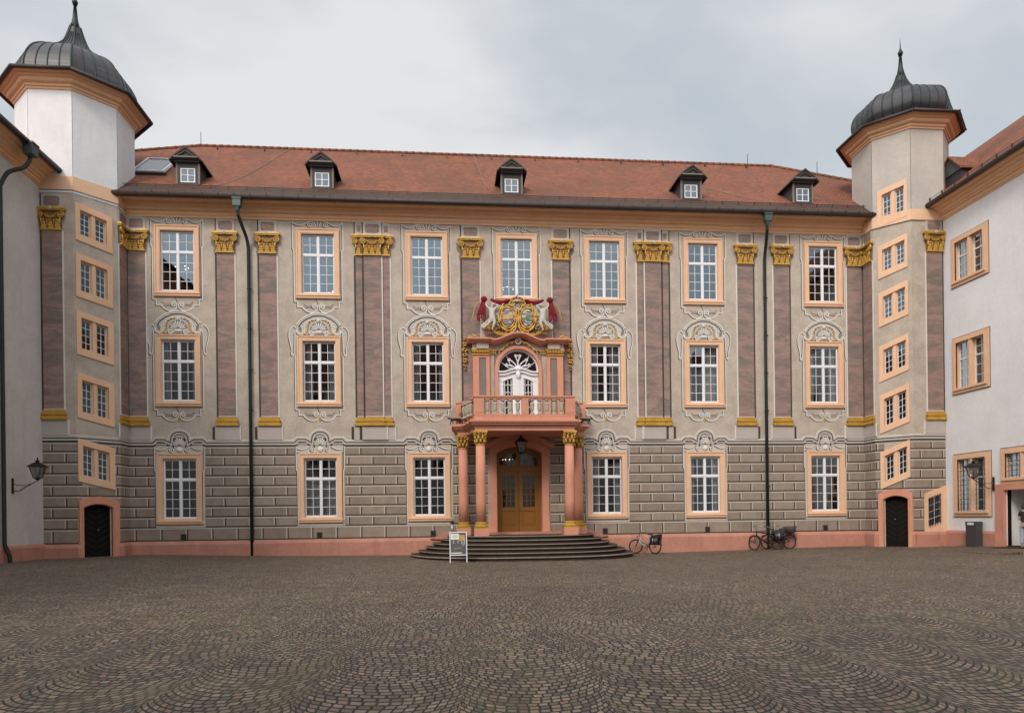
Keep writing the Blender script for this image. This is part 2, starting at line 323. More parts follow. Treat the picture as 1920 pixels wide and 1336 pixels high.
# ------------------------------------------------------------------ mesh builder
I4 = Matrix.Identity(4)
def T(x, y, z=0): return Matrix.Translation((x, y, z))
def RZ(a): return Matrix.Rotation(a, 4, 'Z')
class MB:
    def __init__(s, mats):
        s.v = []; s.f = []; s.m = []; s.t = []; s.sm = []
        s.mats = [mats] if isinstance(mats, str) else list(mats); s.M = I4.copy(); s.tone = 0.0; s.smooth = False
    def mi(s, m):
        if m is None: return 0
        if m not in s.mats: s.mats.append(m)
        return s.mats.index(m)
    def add(s, vs, fs, m=None):
        b = len(s.v); s.v += [tuple(s.M @ Vector(p)) for p in vs]; k = s.mi(m)
        for f in fs:
            s.f.append(tuple(b+i for i in f)); s.m.append(k); s.t.append(s.tone); s.sm.append(s.smooth)
    def box(s, x0, x1, y0, y1, z0, z1, m=None):
        s.add([(x0,y0,z0),(x1,y0,z0),(x1,y1,z0),(x0,y1,z0),(x0,y0,z1),(x1,y0,z1),(x1,y1,z1),(x0,y1,z1)],
              [(0,3,2,1),(4,5,6,7),(0,1,5,4),(1,2,6,5),(2,3,7,6),(3,0,4,7)], m)
    def plate(s, x0, x1, z0, z1, y, th=0.006, m=None):      # thin slab proud of the wall at y (outward is -y)
        s.box(x0, x1, y-th, y, z0, z1, m)
    def quad(s, a, b, c, d, m=None): s.add([a, b, c, d], [(0, 1, 2, 3)], m)
    def prism(s, pts, y0, y1, m=None):      # polygon in XZ extruded along Y
        n = len(pts)
        s.add([(p[0], y0, p[1]) for p in pts] + [(p[0], y1, p[1]) for p in pts],
              [tuple(range(n)), tuple(range(2*n-1, n-1, -1))] + [(i, i+n, (i+1) % n+n, (i+1) % n) for i in range(n)], m)
    def vprism(s, pts, z0, z1, m=None):     # polygon in XY extruded along Z
        n = len(pts)
        s.add([(p[0], p[1], z0) for p in pts] + [(p[0], p[1], z1) for p in pts],
              [tuple(range(n-1, -1, -1)), tuple(range(n, 2*n))] + [(i, (i+1) % n, (i+1) % n+n, i+n) for i in range(n)], m)
    def ribbon(s, pts, o0, o1, y, th=0.006, m=None, closed=False):
        n = len(pts); nm = []
        for i in range(n):
            a = pts[i-1] if (i > 0 or closed) else pts[i]; c = pts[(i+1) % n] if (i < n-1 or closed) else pts[i]
            d1 = (pts[i][0]-a[0], pts[i][1]-a[1]); d2 = (c[0]-pts[i][0], c[1]-pts[i][1])
            def un(d):
                l = hypot(*d); return (d[0]/l, d[1]/l) if l > 1e-9 else None
            u1, u2 = un(d1), un(d2); u1 = u1 or u2; u2 = u2 or u1
            n1 = (-u1[1], u1[0]); n2 = (-u2[1], u2[0]); k = 1+n1[0]*n2[0]+n1[1]*n2[1]; k = max(k, 0.4)
            nm.append(((n1[0]+n2[0])/k, (n1[1]+n2[1])/k))
        vs = []
        for p, q in zip(pts, nm):
            for o in (o0, o1):
                for yy in (y-th, y): vs.append((p[0]+q[0]*o, yy, p[1]+q[1]*o))
        fs = []
        for i in range(n if closed else n-1):
            a = 4*i; b = 4*((i+1) % n)
            fs += [(a, b, b+2, a+2), (a+2, b+2, b+3, a+3), (a+1, b+1, b, a)]
        if not closed: fs += [(0, 2, 3, 1), (4*n-4, 4*n-3, 4*n-1, 4*n-2)]
        s.add(vs, fs, m)
    def tube(s, pts, r, seg=8, m=None, cap=True):
        pts = [Vector(p) for p in pts]; n = len(pts); rr = r if isinstance(r, (list, tuple)) else [r]*n
        vs = []; prev = None
        for i in range(n):
            t = (pts[min(i+1, n-1)] - pts[max(i-1, 0)]); t = t.normalized() if t.length > 1e-9 else Vector((0, 0, 1))
            a = prev if prev is not None else (Vector((0, 0, 1)) if abs(t.z) < 0.9 else Vector((1, 0, 0)))
            x = (a - t*a.dot(t))
            if x.length < 1e-6: x = t.orthogonal()
            x.normalize(); prev = x; y = t.cross(x)
            for k in range(seg):
                q = pts[i] + (x*cos(2*pi*k/seg) + y*sin(2*pi*k/seg))*rr[i]; vs.append(tuple(q))
        fs = [(i*seg+k, i*seg+(k+1) % seg, (i+1)*seg+(k+1) % seg, (i+1)*seg+k) for i in range(n-1) for k in range(seg)]
        if cap: fs += [tuple(range(seg-1, -1, -1)), tuple(range((n-1)*seg, n*seg))]
        o = s.smooth; s.smooth = True; s.add(vs, fs, m); s.smooth = o
    def lathe(s, cx, cy, prof, seg=16, m=None, a0=0.0, smooth=True, full=True):
        vs = []; n = len(prof)
        for (r, z) in prof:
            for k in range(seg): vs.append((cx+r*cos(a0+2*pi*k/seg), cy+r*sin(a0+2*pi*k/seg), z))
        fs = [(i*seg+k, i*seg+(k+1) % seg, (i+1)*seg+(k+1) % seg, (i+1)*seg+k) for i in range(n-1) for k in range(seg)]
        if full: fs += [tuple(range(seg-1, -1, -1)), tuple(range((n-1)*seg, n*seg))]
        o = s.smooth; s.smooth = smooth; s.add(vs, fs, m); s.smooth = o
    def ball(s, c, r, seg=10, m=None):
        r = r if isinstance(r, (tuple, list)) else (r, r, r); rings = max(4, seg//2+1); vs = []; fs = []
        vs.append((c[0], c[1], c[2]-r[2]))
        for i in range(1, rings):
            a = -pi/2+pi*i/rings
            for k in range(seg): vs.append((c[0]+r[0]*cos(a)*cos(2*pi*k/seg), c[1]+r[1]*cos(a)*sin(2*pi*k/seg), c[2]+r[2]*sin(a)))
        vs.append((c[0], c[1], c[2]+r[2])); last = len(vs)-1
        for k in range(seg): fs.append((0, 1+(k+1) % seg, 1+k))
        for i in range(rings-2):
            for k in range(seg):
                a = 1+i*seg+k; b = 1+i*seg+(k+1) % seg; fs.append((a, b, b+seg, a+seg))
        for k in range(seg): fs.append((1+(rings-2)*seg+k, 1+(rings-2)*seg+(k+1) % seg, last))
        o = s.smooth; s.smooth = True; s.add(vs, fs, m); s.smooth = o
    def torus(s, c, R, r, axis='Y', seg=28, ss=6, m=None):
        pts = []
        for i in range(seg+1):
            a = 2*pi*i/seg
            pts.append({'Y': (c[0]+R*cos(a), c[1], c[2]+R*sin(a)), 'Z': (c[0]+R*cos(a), c[1]+R*sin(a), c[2]), 'X': (c[0], c[1]+R*cos(a), c[2]+R*sin(a))}[axis])
        vs = []; 
        for i in range(seg):
            a = 2*pi*i/seg
            for k in range(ss):
                b = 2*pi*k/ss; rad = R+r*cos(b); h = r*sin(b)
                vs.append({'Y': (c[0]+rad*cos(a), c[1]+h, c[2]+rad*sin(a)), 'Z': (c[0]+rad*cos(a), c[1]+rad*sin(a), c[2]+h), 'X': (c[0]+h, c[1]+rad*cos(a), c[2]+rad*sin(a))}[axis])
        fs = [(i*ss+k, i*ss+(k+1) % ss, ((i+1) % seg)*ss+(k+1) % ss, ((i+1) % seg)*ss+k) for i in range(seg) for k in range(ss)]
        o = s.smooth; s.smooth = True; s.add(vs, fs, m); s.smooth = o
    def build(s, name, parent=None):
        me = bpy.data.meshes.new(name); me.from_pydata(s.v, [], s.f)
        for m in s.mats: me.materials.append(MATS[m])
        me.polygons.foreach_set('material_index', s.m); me.polygons.foreach_set('use_smooth', s.sm)
        if any(s.t):
            at = me.attributes.new('tone', 'FLOAT', 'FACE'); at.data.foreach_set('value', s.t)
        uvl = me.uv_layers.new(name='UVMap'); me.update()
        if any('tiles' in m for m in s.mats):
            for p in me.polygons:
                n = p.normal
                if abs(n.z) > 0.995: u = Vector((1, 0, 0)); w = Vector((0, 1, 0))
                else:
                    u = Vector((0, 0, 1)).cross(n).normalized(); w = n.cross(u).normalized()
                    if w.z < 0: w = -w
                for li in p.loop_indices:
                    co = me.vertices[me.loops[li].vertex_index].co
                    uvl.data[li].uv = (co.dot(u), co.dot(w))
        me.update()
        o = bpy.data.objects.new(name, me); COL.objects.link(o)
        if parent is not None: o.parent = parent
        return o
def thing(name, label, cat, loc=(0, 0, 0), rz=0, group=None):
    o = bpy.data.objects.new(name, None); COL.objects.link(o); o.location = loc; o.rotation_euler = (0, 0, rz)
    o['label'] = label; o['category'] = cat
    if group: o['group'] = group
    return o
def copy_tree(o, parent=None):
    c = o.copy(); COL.objects.link(c); c.parent = parent
    for ch in o.children: copy_tree(ch, c)
    return c

# curves in the wall plane
def smooth_path(pts, k=6):
    out = []; n = len(pts)
    for i in range(n-1):
        p0 = pts[max(i-1, 0)]; p1 = pts[i]; p2 = pts[i+1]; p3 = pts[min(i+2, n-1)]
        for j in range(k):
            t = j/k; t2 = t*t; t3 = t2*t
            out.append(tuple(0.5*((2*p1[a])+(-p0[a]+p2[a])*t+(2*p0[a]-5*p1[a]+4*p2[a]-p3[a])*t2+(-p0[a]+3*p1[a]-3*p2[a]+p3[a])*t3) for a in range(len(p1))))
    out.append(tuple(pts[-1])); return out
def spiral(cx, cz, r, turns=1.6, a0=0.0, d=1, n=22, rend=0.15):
    return [(cx+r*(1-(1-rend)*i/n)*cos(a0+d*2*pi*turns*i/n), cz+r*(1-(1-rend)*i/n)*sin(a0+d*2*pi*turns*i/n)) for i in range(n+1)]
def arc(cx, cz, rx, rz, a0, a1, n=16):
    return [(cx+rx*cos(radians(a0+(a1-a0)*i/n)), cz+rz*sin(radians(a0+(a1-a0)*i/n))) for i in range(n+1)]
def flip(pts): return [(-p[0], p[1]) for p in pts]

# ------------------------------------------------------------------ ground
def ground_h(x, y):
    xs = [-40, -15, -5, 3, 9, 21.6, 26, 60]; hs = [0.2, 0.2, 0.0, -0.1, -0.13, 0.03, 0.1, 0.1]
    for i in range(len(xs)-1):
        if x <= xs[i+1] or i == len(xs)-2:
            t = min(max((x-xs[i])/(xs[i+1]-xs[i]), 0), 1); t = t*t*(3-2*t); h = hs[i]+(hs[i+1]-hs[i])*t; break
    k = min(max((y+20)/18, 0), 1); k = k*k*(3-2*k)
    return h*k
g = MB('cobblestones')
nx, ny = 60, 50
X0, X1, Y0, Y1 = -30, 36, -64, 8
vs = [(X0+(X1-X0)*i/nx, Y0+(Y1-Y0)*j/ny, ground_h(X0+(X1-X0)*i/nx, Y0+(Y1-Y0)*j/ny)) for j in range(ny+1) for i in range(nx+1)]
g.smooth = True
g.add(vs, [(j*(nx+1)+i, j*(nx+1)+i+1, (j+1)*(nx+1)+i+1, (j+1)*(nx+1)+i) for j in range(ny) for i in range(nx)])
o = g.build('courtyard_paving'); o['kind'] = 'structure'
g = MB('asphalt_ramp'); g.quad((-900, -900, -0.6), (900, -900, -0.6), (900, 900, -0.6), (-900, 900, -0.6))
o = g.build('ground'); o['kind'] = 'structure'

# ------------------------------------------------------------------ palace
CX = 3.46
WX = [-12.11, -5.82, -0.80, 3.46, 7.72, 12.63, 18.80]
ZT, ZM, ZG = (15.18, 11.93), (10.20, 6.91), (4.77, 1.54)       # top and sill bottom of each storey's frame
palace = thing('palace', 'long grey palace with painted marble pilasters and red tiled roof between the two towers', 'building')
HW, OW = 0.98, 0.74     # half width of the frame, half width of the opening
def opening(u, top, bot): return (u-OW, u+OW, bot+0.25, top-0.25)
OPEN = [opening(u, *ZT) for u in WX] + [opening(u, *ZM) for i, u in enumerate(WX) if i != 3] + [opening(u, *ZG) for i, u in enumerate(WX) if i != 3]
OPEN += [(CX-1.08, CX+1.08, 0.9, 5.08), (CX-0.98, CX+0.98, 6.0, 9.66)]
XW0, XW1 = -17.2, 23.7
def wall_grid(mb, u0, u1, z0, z1, ops, y=0.0, m=None):
    us = sorted({u0, u1} | {a for o in ops for a in o[:2] if u0 < a < u1}); zs = sorted({z0, z1} | {a for o in ops for a in o[2:] if z0 < a < z1})
    for i in range(len(us)-1):
        run = None
        for j in range(len(zs)-1):
            cu, cz = (us[i]+us[i+1])/2, (zs[j]+zs[j+1])/2
            solid = not any(o[0] < cu < o[1] and o[2] < cz < o[3] for o in ops)
            if solid: mb.quad((us[i], y, zs[j]), (us[i+1], y, zs[j]), (us[i+1], y, zs[j+1]), (us[i], y, zs[j+1]), m)
w = MB('stone_plaster')
wall_grid(w, XW0, XW1, -0.4, 16.1, OPEN)
# arched heads of the two portals are closed by their own surrounds
w.quad((XW0, 13, -0.4), (XW1, 13, -0.4), (XW1, 13, 16.1), (XW0, 13, 16.1))
w.quad((XW0, 0, -0.4), (XW0, 13, -0.4), (XW0, 13, 16.1), (XW0, 0, 16.1)); w.quad((XW1, 0, -0.4), (XW1, 13, -0.4), (XW1, 13, 16.1), (XW1, 0, 16.1))
w.build('wall', palace)
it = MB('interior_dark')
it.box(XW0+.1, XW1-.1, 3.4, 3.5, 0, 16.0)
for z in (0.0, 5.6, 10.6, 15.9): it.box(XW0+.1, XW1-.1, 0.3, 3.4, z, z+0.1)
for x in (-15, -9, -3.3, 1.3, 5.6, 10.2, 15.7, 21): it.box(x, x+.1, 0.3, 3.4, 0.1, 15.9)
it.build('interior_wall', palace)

# --- plinth with chamfered top, stepping up beside the stairs
p = MB('salmon_plinth')
def plinth(mb, pts, z1, zb=-0.4, out=0.16):
    for (a, b) in zip(pts[:-1], pts[1:]):
        pass
prof = [(0.0, 0.78), (-0.10, 0.74), (-0.16, 0.62), (-0.16, -0.5)]
def run_profile(mb, prof, u0, u1, m=None, ycap=0.0):
    n = len(prof)
    vs = [(u0, y, z) for y, z in prof] + [(u1, y, z) for y, z in prof]
    fs = [(i, i+1, n+i+1, n+i) for i in range(n-1)] + [tuple(range(n))[::-1], tuple(range(n, 2*n))]
    mb.add(vs, fs, m)
run_profile(p, prof, -14.32, 20.86)
for sx in (-1, 1):
    pts = [(CX+sx*3.0, 0.6), (CX+sx*4.25, 0.72), (CX+sx*3.3, 1.06), (CX+sx*2.9, 1.06)]
    p.prism(pts, -0.24, -0.001)
p.build('plinth', palace)

# --- painted rustication
ROWZ = [5.07, 4.66, 4.195, 3.73, 3.26, 2.79, 2.32, 1.85, 1.385, 0.78]
def subtract(a, b, cuts):
    segs = [(a, b)]
    for c0, c1 in cuts:
        ns = []
        for s0, s1 in segs:
            if c1 <= s0 or c0 >= s1: ns.append((s0, s1)); continue
            if c0 > s0: ns.append((s0, c0))
            if c1 < s1: ns.append((c1, s1))
        segs = ns
    return [s for s in segs if s[1]-s[0] > 0.02]
def rustic(mb, u0, u1, excl, origin, dark_right=True, bw=1.12, y=0.0, k0=0):
    """blocks between u0..u1: each a thin painted plate, a light edge above, a dark edge below, light+dark at the joints"""
    LW, DW = 0.05, 0.06
    for r in range(len(ROWZ)-1):
        zt, zb = ROWZ[r], ROWZ[r+1]
        cuts = [(e[0], e[1]) for e in excl if e[2] < zt-0.05 and e[3] > zb+0.05]
        off = origin + (bw/2 if (r+k0) % 2 else 0)
        k = math.floor((u0-off)/bw)-1
        while off+k*bw < u1:
            a, b = max(off+k*bw, u0), min(off+(k+1)*bw, u1); k += 1
            if b-a < 0.03: continue
            for s0, s1 in subtract(a, b, cuts):
                mb.tone = random.uniform(-0.10, 0.10)
                mb.plate(s0, s1, zb, zt, y, 0.002, 'rust_block'); mb.tone = 0
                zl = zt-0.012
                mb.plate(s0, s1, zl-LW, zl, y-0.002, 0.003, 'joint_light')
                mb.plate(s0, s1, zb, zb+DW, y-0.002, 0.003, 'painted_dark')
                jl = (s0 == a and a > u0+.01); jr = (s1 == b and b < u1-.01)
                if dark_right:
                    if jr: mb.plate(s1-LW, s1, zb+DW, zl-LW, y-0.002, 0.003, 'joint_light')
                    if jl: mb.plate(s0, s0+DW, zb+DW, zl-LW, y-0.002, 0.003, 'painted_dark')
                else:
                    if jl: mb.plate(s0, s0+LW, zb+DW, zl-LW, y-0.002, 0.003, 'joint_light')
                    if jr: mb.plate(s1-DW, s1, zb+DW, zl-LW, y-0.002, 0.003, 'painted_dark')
gex = [(u-1.10, u+1.10, 1.42, 5.6) for i, u in enumerate(WX) if i != 3]
portal_ex = [(CX-1.5, CX+1.5, 0.4, 5.2)]
rb = MB('rust_block')
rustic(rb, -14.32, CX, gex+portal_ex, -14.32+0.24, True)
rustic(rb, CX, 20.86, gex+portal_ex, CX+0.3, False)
rb.build('rustication', palace)

# --- painted string course that rises over the ground floor windows
def string_path(u0, u1, wins):
    pts = [(u0, 5.38)]
    for u in wins:
        pts += [(u-1.22, 5.38), (u-1.08, 5.53), (u-0.62, 5.53)]
        pts += [(u+0.50*cos(a), 5.46+0.42*sin(a)) for a in [pi*(1-i/12) for i in range(13)]] 
        pts += [(u+0.62, 5.53), (u+1.08, 5.53), (u+1.22, 5.38)]
    pts.append((u1, 5.38)); return pts
def string_course(mb, pts, y=0.0):
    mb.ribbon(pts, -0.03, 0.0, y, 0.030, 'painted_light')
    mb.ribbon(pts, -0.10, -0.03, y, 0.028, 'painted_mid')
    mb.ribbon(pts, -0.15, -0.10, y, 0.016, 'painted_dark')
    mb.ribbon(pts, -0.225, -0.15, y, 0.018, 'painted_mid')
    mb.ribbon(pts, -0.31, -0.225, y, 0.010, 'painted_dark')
sc = MB('painted_light')
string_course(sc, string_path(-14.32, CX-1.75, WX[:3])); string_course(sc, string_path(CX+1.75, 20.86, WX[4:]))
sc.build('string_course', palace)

# --- ornaments painted round the windows (light line + its painted shadow)
def line(mb, pts, w=0.05, y=0.0, sh=True, th=0.008, m='painted_light', dirx=-1):
    if sh:
        sp = [(p[0]+dirx*0.035, p[1]-0.035) for p in pts]
        mb.ribbon(sp, -w/2, w/2, y, th*0.4, 'painted_dark')
    mb.ribbon(pts, -w/2, w/2, y, th, m)
def shell(mb, cx, cz, R, n=9, y=0.0, a0=12, a1=168, asp=1.0):
    mb.prism(arc(cx, cz, R*1.02, R*asp*1.02, a0-8, a1+8, 16)+[(cx, cz-0.02)], y-0.006, y, 'painted_grey')
    for i in range(n):
        a = radians(a0+(a1-a0)*i/(n-1)); ca, sa = cos(a), sin(a)*asp
        L_ = R*(0.92+0.1*(i % 2)); px, pz = -sa, ca
        wd = R*0.085
        tip = (cx+ca*L_, cz+sa*L_); base = (cx+ca*R*0.2, cz+sa*R*0.2); mid = (cx+ca*L_*0.8, cz+sa*L_*0.8)
        mb.prism([(base[0]+px*wd*.3, base[1]+pz*wd*.3), (mid[0]+px*wd, mid[1]+pz*wd), tip, (mid[0]-px*wd, mid[1]-pz*wd), (base[0]-px*wd*.3, base[1]-pz*wd*.3)], y-0.028, y-0.006, 'painted_light')
def bottom_ornament(mb, zb, y=0.0, gold=False):
    for s in (-1, 1):
        pth = [(-1.09, zb-0.14), (-0.94, zb-0.14), (-0.94, zb-0.38), (-0.74, zb-0.38)]
        pth += smooth_path([(-0.74, zb-0.38), (-0.62, zb-0.52), (-0.42, zb-0.63), (-0.2, zb-0.62), (-0.06, zb-0.5), (-0.04, zb-0.36)], 4)[1:]
        pth += spiral(-0.17, zb-0.36, 0.13, 1.5, 0, 1)[1:]
        q = pth if s < 0 else flip(pth)
        line(mb, q, 0.05, y)
        bar = [(-0.68, zb-0.24), (-0.58, zb-0.36), (-0.3, zb-0.36)]
        q = bar if s < 0 else flip(bar)
        mb.ribbon(q, -0.012, 0.012, y, 0.005, 'painted_dark')
        bar = [(-0.6, zb-0.43), (-0.3, zb-0.43)]; q = bar if s < 0 else flip(bar)
        mb.ribbon(q, -0.012, 0.012, y, 0.005, 'painted_dark')
    mb.ribbon([(-0.12, zb-0.02), (-0.02, zb-0.26)], -0.015, 0.015, y, 0.005, 'painted_dark')
    if gold:
        mb.prism([(-0.07, zb-0.5), (0.07, zb-0.5), (0.04, zb-0.62), (0, zb-0.7), (-0.04, zb-0.62)], y-0.02, y, 'ochre')
def top_ornament():
    mb = MB('painted_light'); t, b = 3.25, 0.0       # local: sill bottom at z=0
    sides = [(-1.09, b-0.14), (-1.09, t-1.0), (-1.145, t-0.92), (-1.145, t+0.30)]
    crest = smooth_path([(-1.145, t+0.30), (-0.98, t+0.18), (-0.75, t+0.15), (-0.55, t+0.24), (-0.38, t+0.36), (-0.22, t+0.33)], 5)
    for s in (0, 1):
        q = sides+crest[1:]; line(mb, flip(q) if s else q, 0.045)
        sp = spiral(-0.34, t+0.19, 0.14, 1.4, radians(60), 1); line(mb, flip(sp) if s else sp, 0.045)
    for i in range(5):
        a = radians(50+20*i); l = 0.42 if i in (1, 2, 3) else 0.36
        mb.ribbon([(cos(a)*0.08, t+0.08+sin(a)*0.05), (cos(a)*0.2, t+0.05+sin(a)*0.25), (cos(a)*l*.75, t+0.05+sin(a)*l)], -0.022, 0.022, 0, 0.012, 'painted_grey' if i % 2 else 'painted_light')
    bottom_ornament(mb, b); return mb
def mid_ornament():
    mb = MB('painted_light'); t, b = 3.29, 0.0
    A = [(-1.0, t+0.52), (-0.86, t+0.72), (-0.62, t+0.90), (-0.42, t+0.98), (-0.36, t+1.03), (0, t+1.07), (0.36, t+1.03), (0.42, t+0.98), (0.62, t+0.90), (0.86, t+0.72), (1.0, t+0.52)]
    A = A[:4]+smooth_path(A[4:7], 4)+A[7:]
    # tympanum ground
    mb.prism([(-0.96, t+0.1)]+A+[(0.96, t+0.1)], -0.004, 0, 'painted_mid')
    mb.ribbon(A, -0.035, 0.02, 0, 0.03, 'painted_light'); mb.ribbon(A, -0.06, -0.035, 0, 0.015, 'painted_dark')
    mb.ribbon(A, -0.10, -0.06, 0, 0.024, 'painted_light'); mb.ribbon(A, -0.15, -0.10, 0, 0.012, 'painted_dark')
    B = [(-0.78, t+0.24), (-0.66, t+0.42), (-0.60, t+0.58), (-0.34, t+0.76), (0, t+0.80), (0.34, t+0.76), (0.60, t+0.58), (0.66, t+0.42), (0.78, t+0.24)]
    line(mb, smooth_path(B, 3), 0.035)
    shell(mb, 0, t+0.27, 0.40, 9, -0.004, asp=0.95)
    mb.ball((0, -0.01, t+0.18), (0.18, 0.05, 0.075), 12, 'painted_light')
    mb.prism([(-0.85, t+0.0), (0.85, t+0.0), (0.80, t+0.07), (-0.80, t+0.07)], -0.006, 0, 'painted_grey')
    for s in (-1, 1):
        sp = spiral(-0.34*s, t+0.14, 0.12, 1.6, radians(40) if s > 0 else radians(140), -s*1); line(mb, sp, 0.04, -0.004)
        # C scroll at the foot of the arch
        cs = smooth_path([(-1.0, t+0.30), (-0.98, t+0.14), (-0.84, t+0.08), (-0.70, t+0.16), (-0.64, t+0.32), (-0.74, t+0.44)], 4)
        line(mb, cs if s < 0 else flip(cs), 0.055)
        # dark acanthus in the corner
        k = [(-0.93, t+0.50), (-0.82, t+0.42), (-0.76, t+0.28), (-0.80, t+0.17), (-0.90, t+0.24), (-0.93, t+0.36)]
        mb.prism(k if s < 0 else flip(k), -0.007, 0, 'painted_grey')
        # gold leaf garland
        gp = smooth_path([(-0.16, t+0.74), (-0.40, t+0.66), (-0.50, t+0.46), (-0.52, t+0.26), (-0.66, t+0.08), (-0.78, t+0.03)], 5)
        for i, q in enumerate(gp):
            r = 0.035+0.018*sin(i*2.4)
            mb.ball((q[0] if s < 0 else -q[0], -0.012, q[1]+0.012*sin(i*3.1)), (r, 0.012, r*0.8), 6, 'gilding' if i % 3 else 'gilding_dark')
        # side console: long tapering S
        out = smooth_path([(-1.03, t+0.34), (-1.10, t+0.43), (-1.22, t+0.40), (-1.34, t+0.22), (-1.36, t-0.05), (-1.30, t-0.35), (-1.24, t-0.62), (-1.26, t-0.84)], 5)
        inn = [(-1.03, t+0.24), (-1.09, t+0.12), (-1.10, t-0.40), (-1.13, t-0.84)]
        curl = spiral(-1.19, t-0.86, 0.065, 1.1, radians(160), 1, 12)
        fill = [p for p in out]+[p for p in reversed(inn)]
        mb.prism(fill if s < 0 else flip(fill), -0.003, 0, 'painted_mid')
        for q in (out, inn, curl): line(mb, q if s < 0 else flip(q), 0.04, -0.003)
        sd = [(-1.09, b-0.14), (-1.09, t-0.9)]
        line(mb, sd if s < 0 else flip(sd), 0.045)
    mb.ball((0, -0.015, t+0.72), (0.055, 0.04, 0.085), 10, 'painted_light')
    bottom_ornament(mb, b, gold=True); return mb
def ground_ornament():
    mb = MB('painted_light'); t, b = 3.23, 0.0
    # grey field with a light edge (wider above), shell under the string course arch
    F_ = [(-1.04, b-0.10), (-1.04, t-0.85), (-1.10, t-0.75), (-1.10, t+0.32), (1.10, t+0.32), (1.10, t-0.75), (1.04, t-0.85), (1.04, b-0.10)]
    for (a, b_, c, d) in ((-1.04, -0.97, -0.10, t+0.02), (0.97, 1.04, -0.10, t+0.02), (-1.10, -1.04, t-0.80, t+0.02), (1.04, 1.10, t-0.80, t+0.02), (-0.97, 0.97, -0.10, 0.01), (-1.10, 1.10, t-0.02, t+0.34)): mb.box(a, b_, -0.003, 0, c, d, 'painted_mid')
    line(mb, F_[:4], 0.04, -0.003); line(mb, F_[4:], 0.04, -0.003); line(mb, [F_[0], F_[-1]], 0.035, -0.003, sh=False)
    mb.prism(arc(0, t+0.36, 0.47, 0.56, 0, 180, 14), -0.004, 0, 'painted_mid')
    shell(mb, 0, t+0.36, 0.36, 9, -0.004, asp=1.05)
    mb.ribbon(arc(0, t+0.36, 0.42, 0.46, 0, 180, 14), -0.015, 0.015, -0.004, 0.01, 'painted_light')
    mb.ball((0, -0.02, t+0.17), (0.13, 0.05, 0.12), 12, 'painted_light')
    for s in (-1, 1):
        sp = spiral(-0.33, t+0.17, 0.13, 1.5, radians(75), 1)
        sw = smooth_path([(-1.04, t+0.22), (-0.9, t+0.17), (-0.72, t+0.19), (-0.5, t+0.30), (-0.32, t+0.31)], 4)
        for q in (sp, sw): line(mb, q if s < 0 else flip(q), 0.045, -0.003)
        st = [(-1.10, t+0.44), (-0.55, t+0.44)]
        line(mb, st if s < 0 else flip(st), 0.035, -0.003)
    return mb
# --- window frame of peach stone with sill, white casements
def window_surround(H):
    mb = MB('peach'); W = HW; z0, z1 = 0.0, H; ow = OW; oz0, oz1 = 0.25, H-0.25
    def ring(a, az0, az1, b, bz0, bz1, y0, y1):   # outer rect a, inner rect b
        mb.box(-a, -b, y0, y1, az0, az1); mb.box(b, a, y0, y1, az0, az1)
        mb.box(-b, b, y0, y1, bz1, az1)
        if az0 < bz0: mb.box(-b, b, y0, y1, az0, bz0)
    ring(W, 0.17, z1, W-0.06, 0.17, z1-0.06, -0.085, -0.001)
    ring(W-0.06, 0.17, z1-0.06, ow+0.035, 0.17, oz1+0.035, -0.055, -0.001)
    mb.box(-ow-0.035, ow+0.035, -0.055, -0.001, 0.17, oz0)
    ring(ow+0.035, oz0, oz1+0.035, ow, oz0, oz1, -0.03, 0.17)
    # reveals
    mb.box(-ow-0.02, -ow, 0.0, 0.2, oz0, oz1); mb.box(ow, ow+0.02, 0.0, 0.2, oz0, oz1); mb.box(-ow, ow, 0.0, 0.2, oz1, oz1+0.02)
    return mb
def window_sill():
    mb = MB('peach')
    run_profile(mb, [(0, 0.17), (-0.13, 0.165), (-0.14, 0.12), (-0.105, 0.10), (-0.10, 0.03), (-0.085, 0.0), (0, 0)], -1.02, 1.02)
    mb.box(-OW, OW, 0.0, 0.2, 0.17, 0.25)
    return mb
def sash_mesh(H, w=OW, rows_up=2, rows_dn=4, z0=0.25, zt=0.25, y=0.12, cols=2, tr=0.345):
    mb = MB('white_paint'); a, b = z0, H-zt; fr = 0.045
    mb.box(-w, -w+fr, y-0.04, y+0.03, a, b); mb.box(w-fr, w, y-0.04, y+0.03, a, b)
    mb.box(-w+fr, w-fr, y-0.04, y+0.03, a, a+0.06); mb.box(-w+fr, w-fr, y-0.04, y+0.03, b-0.05, b)
    tz = b-(b-a)*tr
    mb.box(-w+fr, w-fr, y-0.055, y+0.03, tz-0.045, tz+0.045)
    mb.box(-0.05, 0.05, y-0.05, y+0.03, a+0.06, tz-0.045); mb.box(-0.05, 0.05, y-0.05, y+0.03, tz+0.045, b-0.05)
    for s in (-1, 1):
        x0, x1 = (-w+fr, -0.05) if s < 0 else (0.05, w-fr)
        for (c, d, n) in ((a+0.06, tz-0.045, rows_dn), (tz+0.045, b-0.05, rows_up)):
            mb.box(x0, x0+0.02, y-0.03, y+0.02, c, d); mb.box(x1-0.02, x1, y-0.03, y+0.02, c, d)
            mb.box(x0+0.03, x1-0.03, y-0.03, y+0.02, c, c+0.03); mb.box(x0+0.03, x1-0.03, y-0.03, y+0.02, d-0.03, d)
            for i in range(1, cols):
                u = x0+(x1-x0)*i/cols; mb.box(u-0.011, u+0.011, y-0.02, y+0.02, c+0.03, d-0.03)
            for j in range(1, n):
                z = c+(d-c)*j/n; mb.box(x0+0.03, x1-0.03, y-0.018, y+0.018, z-0.011, z+0.011)
    return mb
